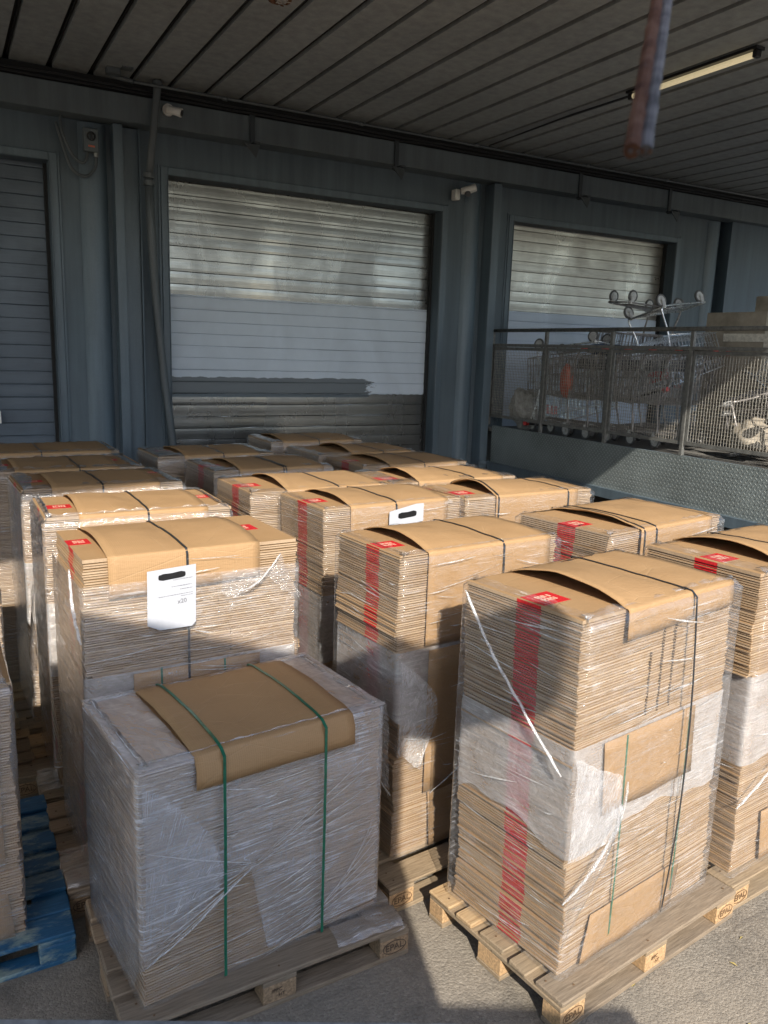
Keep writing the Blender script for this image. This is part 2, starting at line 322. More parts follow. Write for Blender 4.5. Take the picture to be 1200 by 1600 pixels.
# ------------------------------------------------------------------ mesh helpers
class MB:
    def __init__(s): s.v = []; s.f = []; s.m = []; s.uv = None
    def quad(s, *p, m=0):
        b = len(s.v); s.v += [tuple(q) for q in p]; s.f.append(tuple(range(b, b+len(p)))); s.m.append(m)
    def box(s, x0, x1, y0, y1, z0, z1, m=0, jit=0):
        b = len(s.v)
        j = (lambda: rnd.uniform(-jit, jit)) if jit else (lambda: 0)
        for z in (z0, z1):
            for x, y in ((x0, y0), (x1, y0), (x1, y1), (x0, y1)): s.v.append((x+j(), y+j(), z+j()))
        for f in ((3, 2, 1, 0), (4, 5, 6, 7), (0, 1, 5, 4), (1, 2, 6, 5), (2, 3, 7, 6), (3, 0, 4, 7)):
            s.f.append(tuple(b+i for i in f)); s.m.append(m)
        return s
    def tube(s, pts, r, n=6, m=0, flat=1.0, cap=True):
        pts = [Vector(p) for p in pts]; b = len(s.v); prev = None
        for i, p in enumerate(pts):
            d = (pts[min(i+1, len(pts)-1)]-pts[max(i-1, 0)]).normalized()
            if prev is None:
                a = Vector((0, 0, 1)) if abs(d.z) < .9 else Vector((1, 0, 0)); u = d.cross(a).normalized()
            else:
                u = (prev-d*prev.dot(d)); u = u.normalized() if u.length > 1e-6 else d.orthogonal().normalized()
            prev = u; v2 = d.cross(u)
            rr = r[i] if isinstance(r, (list, tuple)) else r
            for k in range(n):
                a = 2*math.pi*(k+.5)/n; q = p+u*math.cos(a)*rr+v2*math.sin(a)*rr*flat; s.v.append(tuple(q))
        for i in range(len(pts)-1):
            for k in range(n):
                k2 = (k+1) % n; s.f.append((b+i*n+k, b+i*n+k2, b+(i+1)*n+k2, b+(i+1)*n+k)); s.m.append(m)
        if cap:
            s.f.append(tuple(b+k for k in reversed(range(n)))); s.m.append(m)
            e = b+(len(pts)-1)*n; s.f.append(tuple(e+k for k in range(n))); s.m.append(m)
        return s
    def disc(s, c, axis, r, t, n=16, m=0):
        a = Vector(axis).normalized(); c = Vector(c); return s.tube([c-a*t/2, c+a*t/2], r, n, m)
    def torus(s, c, axis, r, rr, n=18, k=6, m=0):
        a = Vector(axis).normalized(); u = a.orthogonal().normalized(); v = a.cross(u); b = len(s.v); c = Vector(c)
        for i in range(n):
            d = u*math.cos(2*math.pi*i/n)+v*math.sin(2*math.pi*i/n)
            for j in range(k):
                q = 2*math.pi*j/k; s.v.append(tuple(c+d*(r+rr*math.cos(q))+a*rr*math.sin(q)))
        for i in range(n):
            for j in range(k):
                i2 = (i+1) % n; j2 = (j+1) % k; s.f.append((b+i*k+j, b+i2*k+j, b+i2*k+j2, b+i*k+j2)); s.m.append(m)
        return s
    def grid(s, P, m=0, uvf=None, thick=0):
        """P[i][j] points -> one sheet; uvf gives uv per vertex"""
        b = len(s.v); ni, nj = len(P), len(P[0])
        if s.uv is None and uvf: s.uv = []
        for i in range(ni):
            for j in range(nj):
                s.v.append(tuple(P[i][j]))
                if uvf: s.uv.append(uvf[i][j])
        for i in range(ni-1):
            for j in range(nj-1):
                s.f.append((b+i*nj+j, b+i*nj+j+1, b+(i+1)*nj+j+1, b+(i+1)*nj+j)); s.m.append(m)
        return s
    def build(s, name, mats, parent=None, smooth=False, bevel=0, solid=0):
        me = bpy.data.meshes.new(name); me.from_pydata(s.v, [], s.f)
        if not isinstance(mats, (list, tuple)): mats = [mats]
        for m_ in mats: me.materials.append(m_)
        me.polygons.foreach_set('material_index', s.m)
        if smooth: me.polygons.foreach_set('use_smooth', [True]*len(s.f))
        if s.uv:
            ul = me.uv_layers.new(name='UVMap'); vi = [0]*len(me.loops); me.loops.foreach_get('vertex_index', vi)
            ul.data.foreach_set('uv', [c for i in vi for c in s.uv[i]])
        me.update()
        o = bpy.data.objects.new(name, me); C.objects.link(o); o.parent = parent
        if bevel:
            md = o.modifiers.new('bevel', 'BEVEL'); md.width = bevel; md.segments = 1; md.limit_method = 'ANGLE'; md.angle_limit = R(50)
        if solid:
            md = o.modifiers.new('solid', 'SOLIDIFY'); md.thickness = solid; md.offset = 0
        return o

def empty(name, loc, rz=0, label=None, cat=None, group=None):
    o = bpy.data.objects.new(name, None); C.objects.link(o); o.location = loc; o.rotation_euler = (0, 0, rz)
    o.empty_display_size = .1
    return tag(o, label, cat, group)
def tag(o, label=None, cat=None, group=None, kind=None):
    if label: o['label'] = label
    if cat: o['category'] = cat
    if group: o['group'] = group
    if kind: o['kind'] = kind
    return o
def copy_tree(o, parent=None):
    c = o.copy(); C.objects.link(c); c.parent = parent
    for ch in [x for x in o.children]: copy_tree(ch, c)
    return c
def text_mesh(txt, size, name, mat, parent, mw, ext=.0008):
    cu = bpy.data.curves.new(name, 'FONT'); cu.body = txt; cu.size = size; cu.align_x = 'CENTER'; cu.align_y = 'CENTER'; cu.extrude = ext
    tmp = bpy.data.objects.new(name+'_tmp', cu); C.objects.link(tmp)
    bpy.context.view_layer.update()
    me = bpy.data.meshes.new_from_object(tmp.evaluated_get(bpy.context.evaluated_depsgraph_get()))
    bpy.data.objects.remove(tmp); me.name = name; me.materials.clear(); me.materials.append(mat)
    me.transform(mw); o = bpy.data.objects.new(name, me); C.objects.link(o); o.parent = parent
    return o
def nz(*a): return noise.noise(Vector(a))
def spline(pts, n):
    """Catmull-Rom through pts"""
    pts = [Vector(p) for p in pts]; out = []
    for i in range(len(pts)-1):
        p0, p1, p2, p3 = pts[max(i-1, 0)], pts[i], pts[i+1], pts[min(i+2, len(pts)-1)]
        for k in range(n):
            t = k/n
            out.append(.5*((2*p1)+(p2-p0)*t+(2*p0-5*p1+4*p2-p3)*t*t+(3*p1-p0-3*p2+p3)*t**3))
    return out+[pts[-1]]

# ------------------------------------------------------------------ ground
g = MB(); g.quad((-200, -200, 0), (200, -200, 0), (200, 200, 0), (-200, 200, 0))
tag(g.build('ground', MT['asphalt']), kind='structure')

# ------------------------------------------------------------------ warehouse front
WY = 8.6
DOORS = [(-2.3, 1.03, 'left', 4.22), (2.15, 5.44, 'main', 4.23), (6.52, 9.46, 'right', 4.23)]
wh = empty('warehouse', (0, 0, 0), 0, 'blue grey painted warehouse front with three roller shutter bays behind the pallets', 'building')
wl = MB(); xs = -9.0
for x0, x1, _, zt in DOORS:
    wl.box(xs, x0, WY, WY+.6, 0, 4.9); wl.box(x0, x1, WY, WY+.6, zt, 4.9); xs = x1
wl.box(xs, 10.36, WY, WY+.6, 0, 4.9); wl.box(-9, 22, WY+.02, WY+.62, 4.9, 5.3)
wl.build('wall', MT['wall'], wh)
MB().box(10.50, 22, WY-.10, WY+.6, 0, 4.899).build('wall_panel', MT['wall_far'], wh)
MB().box(10.36, 10.50, WY+.3, WY+.59, 0, 4.899).build('wall_recess', MT['groove'], wh)
for x0, x1, kind, zt in DOORS:
    zb = 0 if kind != 'right' else 1.0
    fr = MB(); t = .075
    for a, b, dx in ((x0-t, x0-.001, 0), (x1+.001, x1+t, 0)): fr.box(a, b, WY-.022, WY+.01, zb, zt+t)
    fr.box(x0-.001, x1+.001, WY-.022, WY+.01, zt+.001, zt+t)
    fr.box(x0-.012, x0, WY-.032, WY-.0225, zb, zt+.012); fr.box(x1, x1+.012, WY-.032, WY-.0225, zb, zt+.012)
    fr.box(x0-.1, x0-t-.001, WY-.012, WY+.01, zb, zt+t+.02); fr.box(x1+t+.001, x1+.1, WY-.012, WY+.01, zb, zt+t+.02)
    fr.build('door_frame', MT['steel'], wh, bevel=.004)
    # slatted shutter, each slat bowed forward a little
    sh = MB(); dy = WY+.20; pz = .1285; z = zb; k = 0
    nx = 72 if kind != 'left' else 12
    ph = {'left': .065, 'main': .02, 'right': .045}[kind]
    z = zb-ph
    P = []
    while z < zt+.05:
        amp = .0014+rnd.uniform(-.0006, .0006); tilt = rnd.uniform(-.0009, .0009)
        for q, (dz, dd) in enumerate(((0, .012), (.005, .0), (.03, -amp*.7+tilt), (.064, -amp), (.098, -amp*.75-tilt), (.1235, -.001), (.1245, .012))):
            row = []
            for i in range(nx+1):
                x = x0+.01+(x1-x0-.02)*i/nx
                row.append((x, dy+dd+.006*nz(x*1.3, k*.7, 3.3)+.004*nz(x*.5, z, 9), z+dz))
            P.append(row)
        z += pz; k += 1
    sh.grid(P); sh.build('roller_shutter', MT['shutter_'+kind], wh, smooth=False)
    MB().box(x0, x0+.03, WY+.15, WY+.25, zb, zt-.001).build('shutter_guide', MT['groove'], wh); MB().box(x1-.03, x1, WY+.15, WY+.25, zb, zt-.001).build('shutter_guide', MT['groove'], wh)
    MB().box(x0+.031, x1-.031, WY+.30, WY+.34, zb, zt-.002).build('shutter_backing', MT['groove'], wh)
# rounded pilasters and U columns between the bays
def halfround(x0, x1, depth, name, mat, z1=4.60, zb=0):
    mb = MB(); n = 10; P = []
    for z in (zb, z1):
        P.append([(x0+(x1-x0)*i/n, WY-.002-depth*math.sin(math.pi*i/n)**.6, z) for i in range(n+1)])
    mb.grid(P); return mb.build(name, mat, wh, smooth=True)
halfround(1.30, 1.56, .06, 'pilaster', MT['pilaster'])
halfround(5.76, 6.00, .06, 'pilaster', MT['pilaster'])
halfround(10.10, 10.34, .05, 'pilaster', MT['pilaster'])
def column(x0, x1, y0, name, zb=0):
    mb = MB()
    mb.box(x0, x0+.012, y0, WY-.003, zb, 4.6); mb.box(x1-.012, x1, y0+.05, WY-.003, zb, 4.6); mb.box(x0+.0125, x1-.0125, y0+.09, y0+.105, zb, 4.598)
    mb.box(x0-.0, x0+.085, y0-.012, y0-.0005, zb, 4.6)
    return mb.build(name, MT['steel'], wh, bevel=.003)
column(1.60, 1.86, WY-.16, 'steel_column')
cm = MB(); cm.box(6.06, 6.17, WY-.20, WY-.188, 0, 4.6); cm.box(6.06, 6.072, WY-.1875, WY-.003, 0, 4.6); cm.box(6.158, 6.17, WY-.1875, WY-.003, 0, 4.6)
cm.box(6.03, 6.20, WY-.225, WY-.2005, 1.16, 1.21); cm.build('steel_column', MT['steel'], wh, bevel=.003)
# channel beam over the bays with its hanger brackets
bm_ = MB(); bm_.box(-9, 22, 8.35, 8.365, 4.615, 4.855); bm_.box(-9, 22, 8.3655, WY-.003, 4.615, 4.63); bm_.box(-9, 22, 8.3655, 8.45, 4.84, 4.855)
bm_.build('beam', MT['beamp'], wh, bevel=.004)
dk = MB(); dk.box(-9, 22, 8.47, 8.50, 4.72, 5.0); dk.build('shaded_gap_board', MT['groove'], wh)  # near-black board, the shade of the gap above the beam put into its colour
for bx in (2.93, 4.62, 7.33, 8.95):
    b = MB(); b.box(bx, bx+.05, 8.33, 8.3495, 4.56, 4.87); b.box(bx, bx+.008, 8.16, 8.3495, 4.545, 4.559)
    b.v += [(bx+.04, 8.15, 4.545), (bx-.13, 8.15, 4.545), (bx-.0, 8.15, 4.42), (bx+.04, 8.158, 4.545), (bx-.13, 8.158, 4.545), (bx-.0, 8.158, 4.42)]; q_ = len(b.v)-6
    for f_ in ((0, 1, 2), (5, 4, 3), (0, 3, 4, 1), (1, 4, 5, 2), (2, 5, 3, 0)): b.f.append(tuple(q_+i for i in f_)); b.m.append(0)
    b.box(bx-.02, bx+.045, 8.159, 8.3495, 4.56, 4.575)
    b.build('bracket', MT['brk'], wh)

# ------------------------------------------------------------------ canopy
def ye(x): return .75+.128*(x+.84)
cn = MB()
def slab(x0, x1, y1, z0, z1, m, dy=0):
    b = len(cn.v)
    for z in (z0, z1): cn.v += [(x0, ye(x0)+dy, z), (x1, ye(x1)+dy, z), (x1, y1, z), (x0, y1, z)]
    for f_ in ((3, 2, 1, 0), (4, 5, 6, 7), (0, 1, 5, 4), (1, 2, 6, 5), (2, 3, 7, 6), (3, 0, 4, 7)): cn.f.append(tuple(b+i for i in f_)); cn.m.append(m)
slab(-9, 16, 8.62, 5.05, 5.12, 1)
x = .695-.36*26
while x < 15.6:
    e = rnd.uniform(-.003, .003)
    slab(x+.028, x+.332, 8.46, 5.0+e, 5.049, 0); slab(x+.004, x+.021, 8.45, 5.03, 5.0489, 1, .002)
    x += .36
b = len(cn.v)
for z in (4.88, 5.14): cn.v += [(-9, ye(-9)-.06, z), (16, ye(16)-.06, z), (16, ye(16)-.002, z), (-9, ye(-9)-.002, z)]
for f_ in ((3, 2, 1, 0), (4, 5, 6, 7), (0, 1, 5, 4), (1, 2, 6, 5), (2, 3, 7, 6), (3, 0, 4, 7)): cn.f.append(tuple(b+i for i in f_)); cn.m.append(0)
tag(cn.build('canopy', [MT['ceil'], MT['groove']], bevel=.0), 'charcoal ribbed metal canopy roof over the loading yard', 'canopy')

# pipes and cables under the canopy
def thing_mesh(mb, name, mats, label, cat, group=None, smooth=False, bevel=0):
    return tag(mb.build(name, mats, None, smooth, bevel), label, cat, group)
dp = empty('downpipe', (1.95, 8.27, 0), 0, 'dark grey downpipe bending in front of the beam beside the main shutter', 'pipe')
def atl(o, p): return (p[0]-o.location.x, p[1]-o.location.y, p[2]-o.location.z)
pp = MB(); pp.tube([atl(dp, q) for q in ((1.985, 8.24, 5.01), (1.98, 8.25, 4.9), (1.93, 8.30, 4.4), (1.90, 8.33, 4.1))], .036, 10); pp.build('upper_pipe', MT['pipe'], dp, smooth=True)
pp = MB(); pp.tube([atl(dp, q) for q in ((1.90, 8.33, 4.12), (1.93, 8.40, 3.6), (1.975, 8.49, 3.1), (2.05, 8.50, 2.2), (2.13, 8.50, 1.5), (2.13, 8.50, 0))], .042, 10); pp.build('lower_pipe', MT['pipe'], dp, smooth=True)
for zc, rr in ((4.15, .053), (4.08, .052), (4.96, .05)):
    k = 1.90 if zc < 4.5 else 1.982
    pp = MB(); pp.tube([atl(dp, (k, 8.325 if zc < 4.5 else 8.246, zc-.022)), atl(dp, (k, 8.325 if zc < 4.5 else 8.246, zc+.022))], rr, 12); pp.build('collar', MT['pipe'], dp, smooth=False)
pp = MB(); pp.box(*[v for v in (-.03, .03)], .20, .215, 3.42, 3.47); pp.build('pipe_clip', MT['galv'], dp)
cp = MB(); cp.tube([(1.55, 8.22, 4.955), (1.75, 8.20, 4.93)], .02, 8)
cp.tube([(1.75, 8.2, 4.93), (3.2, 8.2, 4.935), (6, 8.2, 4.925), (9, 8.2, 4.93), (14, 8.2, 4.93)], .014, 8)
for xx in (2.6, 4.1, 5.6, 7.3, 8.7): cp.tube([(xx, 8.2, 4.93), (xx+.05, 8.2, 4.93)], .02, 8)
thing_mesh(cp, 'conduit', MT['pipe'], 'long thin grey conduit running above the beam under the canopy', 'conduit', smooth=True)
for i, (yy, zz, lb) in enumerate(((8.30, 4.90, 'upper slack black cable strung behind the conduit above the beam'), (8.32, 4.872, 'lower slack black cable lying along the top of the beam'))):
    cb = MB(); cb.tube([(-.9+q*.4, yy+.02*nz(q, i, 1), zz+.018*nz(q*.7, i*5, 2)) for q in range(38)], .009, 6)
    thing_mesh(cb, 'cable', MT['blackp'], lb, 'cable')
jb = MB(); jb.box(1.50, 1.62, 8.10, 8.2, 4.94, 4.999); jb.box(1.62, 1.72, 8.02, 8.12, 4.985, 4.9995)
thing_mesh(jb, 'junction_box', MT['pipe'], 'small dark junction box under the canopy beside the downpipe', 'junction box', bevel=.004)
# strip light
sl = empty('strip_light', (5.80, 5.3, 4.93), 0, 'yellowed fluorescent strip light fixed under the ribbed canopy', 'light fitting')
MB().box(-.05, .05, -.68, .70, .045, .068).build('housing', MT['blackp'], sl)
f = MB(); f.tube([(0, -.64, .02), (0, .66, .02)], .024, 10); f.build('diffuser', MT['tube'], sl, smooth=True)
for yy in (-.65, .67): MB().box(-.03, .03, yy-.022, yy+.022, -.008, .0445).build('end_cap', MT['blackp'], sl, bevel=.006)
cb = MB(); cb.tube([(5.80, 6.02, 4.965), (5.79, 6.8, 4.972), (5.80, 7.5, 4.965), (5.80, 8.2, 4.95)], .009, 6); cb.tube([(5.83, 6.02, 4.97), (5.84, 7.0, 4.985), (5.82, 8.2, 4.96)], .007, 6)
cb.build('supply_cable', MT['blackp'], sl).matrix_parent_inverse = Matrix.Translation(-Vector((5.80, 5.3, 4.93)))
# rust-eaten spot under the canopy
rp = MB()
for i in range(26):
    a = rnd.uniform(0, 6.28); r_ = rnd.uniform(0, .07); cx, cy = 2.29+math.cos(a)*r_*1.3, 5.92+math.sin(a)*r_
    rp.disc((cx, cy, 4.99-rnd.uniform(0, .02)), (rnd.uniform(-.3, .3), rnd.uniform(-.3, .3), 1), rnd.uniform(.012, .03), .006, 7, m=i % 2)
thing_mesh(rp, 'foam_plug', [MT['rust'], MT['dirt']], 'rust brown and pale crumbling plug stuck to the canopy at the top', 'plug')

# lamp holder and camera on the wall
lh = empty('lamp_holder', (2.10, 8.34, 4.76), 0, 'small white round based spotlight on the beam beside the downpipe', 'spotlight')
f = MB(); f.disc((0, -.015, .01), (0, 1, 0), .055, .03, 16); f.tube([(0, -.03, .01), (.02, -.05, .0)], [.045, .035], 12); f.build('base', MT['white'], lh, smooth=False)
f = MB(); f.tube([(.01, -.05, .003), (.06, -.10, -.012), (.10, -.125, -.025)], [.035, .038, .042], 14); f.build('barrel', MT['white'], lh)
f = MB(); f.disc((.103, -.127, -.026), (.8, -.5, -.25), .03, .006, 14); f.build('lens', MT['blackp'], lh)
sc = empty('security_camera', (5.62, 8.5, 4.46), 0, 'white security camera on a bracket beside the steel column', 'security camera')
f = MB(); f.box(-.07, .0, -.02, .08, -.09, .03); f.box(-.09, -.03, -.05, -.0205, -.1, -.02); f.build('bracket', MT['white'], sc, bevel=.008)
f = MB(); f.tube([(-.02, -.06, -.0), (.05, -.10, .015), (.13, -.14, .05)], [.04, .052, .05], 12, flat=.9); f.build('camera_body', MT['white'], sc, smooth=True)
f = MB(); f.disc((.03, -.125, -.03), (-.1, -1, -.3), .032, .04, 14); f.build('lens', MT['blackp'], sc)
# isolator switch with flexible conduit
sw = empty('isolator_switch', (1.40, 8.5, 4.42), 0, 'grey isolator switch box between the left shutter and the steel column', 'switch box')
MB().box(-.068, .068, -.06, .02, -.10, .11).build('box', MT['beamp'], sw, bevel=.008)
f = MB(); f.torus((0, -.066, .035), (0, 1, 0), .035, .008, 16, 6); f.box(-.006, .006, -.095, -.061, .0, .07); f.build('rotary_knob', MT['blackp'], sw)
MB().box(-.03, .03, -.064, -.0605, -.06, -.045).build('indicator', MT['orange_light'], sw)
f = MB(); f.tube([(.045, -.02, -.10), (.045, -.02, -.135)], .022, 10); f.build('gland', MT['galv'], sw)
for pts in (((.045, -.02, -.13), (.03, -.02, -.24), (-.06, -.02, -.32), (-.18, -.01, -.26), (-.26, 0, -.02), (-.30, .01, .13)), ((-.03, -.02, -.10), (-.07, -.02, -.20), (-.16, -.01, -.15), (-.25, 0, .05), (-.255, .01, .22))):
    f = MB(); f.tube(spline(pts, 6), .014, 8); f.build('flexible_conduit', MT['pipe'], sw, smooth=True)
# little white box at the left shutter
thing_mesh(MB().box(.42, .50, 8.70, 8.76, 1.74, 1.86), 'wall_tag', MT['white'], 'tiny white tag on the lower left roller shutter', 'tag')

# ------------------------------------------------------------------ dock platform, railing
pl = empty('dock_platform', (6.2, 5, 0), 0, 'raised loading dock with chequer plate side beside the pallets', 'dock')
inv = Matrix.Translation(-Vector((6.2, 5, 0)))
def P2(o): o.matrix_parent_inverse = inv; return o
P2(MB().box(6.2, 6.212, 1.2, 8.36, 1.2, 1.67).build('side_plate', MT['chequer'], pl))
f = MB(); f.box(6.15, 6.1995, 1.2, 8.36, 1.185, 1.20); f.box(6.15, 6.16, 1.2, 8.36, 1.10, 1.1845); f.box(6.2125, 6.26, 1.2, 8.36, 1.655, 1.668); P2(f.build('flange', MT['steel'], pl))
P2(MB().box(6.45, 16, 1.2, 8.59, 0, 1.59).build('dock_base', MT['groove'], pl))  # near-black base, recess shade under the plate put into the colour
P2(MB().box(6.213, 16, 1.201, 8.588, 1.5905, 1.63).build('deck', MT['deck'], pl))
rl = empty('railing', (6.2, 5, 1.67), 0, 'grey steel railing with woven wire mesh panels along the dock edge', 'railing')
inv2 = Matrix.Translation(-Vector((6.2, 5, 1.67)))
def P3(o): o.matrix_parent_inverse = inv2; return o
PY = [8.47, 7.43, 6.37, 5.33, 4.28, 3.23, 2.18]
for py in PY:
    P3(MB().box(6.205, 6.24, py-.02, py+.02, 1.671, 2.84).build('post', MT['rail'], rl, bevel=.003))
P3(MB().tube([(6.222, 8.62, 2.862), (6.222, 1.2, 2.862)], .021, 10).build('top_rail', MT['rail'], rl, smooth=True))
f = MB(); f.box(6.2, 6.235, 1.2, 8.46, 2.665, 2.70)
for a, b in zip(PY, PY[1:]):
    y1, y0 = a-.025, b+.025
    fr = MB(); fr.box(6.215, 6.235, y0, y1, 2.625, 2.66); fr.box(6.215, 6.235, y0, y1, 1.775, 1.81); fr.box(6.2152, 6.2348, y0, y0+.03, 1.811, 2.624); fr.box(6.2152, 6.2348, y1-.03, y1, 1.811, 2.624)
    fo = P3(fr.build('panel_frame', MT['rail'], rl))
    ms = MB(); n = 30
    for i in range(1, n):
        y = y0+.03+(y1-y0-.06)*i/n
        ms.tube([(6.225+.0025*(-1)**k, y, 1.80+.84*k/14) for k in range(15)] if i % 2 else [(6.225, y, 1.80), (6.225, y, 2.64)], .0023, 4, cap=False)
    for k in range(1, 25):
        z = 1.81+.815*k/25; ms.tube([(6.2285, y0+.02, z), (6.2285, y1-.02, z)], .0023, 4, cap=False)
    mo = ms.build('mesh_panel', MT['mesh'], rl); P3(mo)
P3(f.build('mid_rail', MT['rail'], rl, bevel=.003))

# ------------------------------------------------------------------ pallets
def make_pallet(wood_, chip, label, old, worn=False):
    root = empty('pallet', (0, 0, 0), 0, label, 'pallet', 'wooden pallets under the carton stacks')
    d = MB(); y = 0
    for wd, gap in ((.145, .04), (.10, .0425), (.145, .0425), (.10, .04), (.145, 0)):
        jx = rnd.uniform(-.006, .006)
        d.box(jx, 1.2+rnd.uniform(-.006, .006), y, y+wd, .122, .144+rnd.uniform(-.0015, .001), jit=.003, m=1 if (worn and y == 0) else 0); y += wd+gap
    d.build('deck', [wood_, MT['wood_old']], root, bevel=.005)
    c = MB()
    for x in (0, .5275, 1.055): c.box(x, x+.145, .002, .798, .10, .1215, jit=.0012)
    c.build('cross_boards', wood_, root, bevel=.003)
    for y, wd in ((0, .10), (.3275, .145), (.70, .10)):
        s_ = MB(); s_.box(0, 1.2, y, y+wd, 0, .0215, jit=.001); s_.build('skid', MT['wood_old'] if worn and y == 0 else wood_, root, bevel=.003)
        for x in (0, .5275, 1.055):
            b = MB(); b.box(x+.002, x+.143, y+.002, y+wd-.002, .022, .0995, jit=.0008); bo = b.build('block', chip, root, bevel=.003)
            if y == 0:
                mw = Matrix.Translation((x+.0725, .0005, .061)) @ Matrix.Rotation(R(90), 4, 'X')
                ink = MT['burn_old'] if old else MT['burn']
                if x != .5275:
                    st = text_mesh('EPAL', .042, 'stamp', ink, bo, mw)
                    o = MB(); o.tube([(x+.0725+.056*math.cos(2*math.pi*i/24), .0008, .061+.030*math.sin(2*math.pi*i/24)) for i in range(25)], .0018, 4, cap=False)
                    o.build('stamp_ring', ink, bo)
                else:
                    for q, tz in enumerate((.075, .05)):
                        text_mesh('IPPC' if q == 0 else 'HT', .022, 'stamp', ink, bo, Matrix.Translation((x+.06+.02*q, .0005, tz)) @ Matrix.Rotation(R(90), 4, 'X'))
    nl = MB()
    for (x, xw) in ((.03, .09), (.56, .08), (1.085, .09)):
        for y in (.035, .11, .245, .40, .555, .69, .765): nl.disc((x+rnd.uniform(0, xw), y+rnd.uniform(-.01, .01), .1455), (0, 0, 1), .0045, .002, 6)
    nl.build('nail_heads', MT['burn'], root)
    return root
MT['burn'] = plain('burnt_mark', (.13, .075, .036), .8); MT['burn_old'] = plain('burnt_mark_old', (.075, .05, .034), .8)
pal_new = make_pallet(MT['wood_new'], MT['chip'], 'x', False); pal_worn = make_pallet(MT['wood_new'], MT['chip'], 'x', False, True); pal_old = make_pallet(MT['wood_old'], MT['chip_old'], 'x', True)
used = set()
def pallet(x, y, yaw, kind, label):
    src = {'new': pal_new, 'old': pal_old, 'worn': pal_worn}[kind]
    o = src if src not in used else copy_tree(src); used.add(src)
    o.location = (x, y, 0); o.rotation_euler = (0, 0, R(yaw)); o['label'] = label
    return o

# ------------------------------------------------------------------ carton stacks
def ring(L, D, off, r, step, offy=None):
    """points (x, y, nx, ny, s) round a rectangle with rounded corners, starting at the back-left, counter-clockwise from above"""
    offy = off if offy is None else offy
    x0, x1, y0, y1 = -off, L+off, -offy, D+offy; out = []; s = 0
    segs = [((x0, y1-r), (x0, y0+r), (-1, 0)), ((x0+r, y0), (x1-r, y0), (0, -1)), ((x1, y0+r), (x1, y1-r), (1, 0)), ((x1-r, y1), (x0+r, y1), (0, 1))]
    cen = [(x0+r, y0+r, 180), (x1-r, y0+r, 270), (x1-r, y1-r, 0), (x0+r, y1-r, 90)]
    for (a, b, n), (cx, cy, a0) in zip(segs, cen):
        ln = math.dist(a, b); k = max(1, int(ln/step))
        for i in range(k): 
            t = i/k; out.append((a[0]+(b[0]-a[0])*t, a[1]+(b[1]-a[1])*t, n[0], n[1], s+ln*t))
        s += ln
        for i in range(3):
            q = R(a0+90*i/3); out.append((cx+r*math.cos(q), cy+r*math.sin(q), math.cos(q), math.sin(q), s+r*1.57*i/3))
        s += r*1.57
    f = out[0]; out.append((f[0], f[1], f[2], f[3], s))
    return out

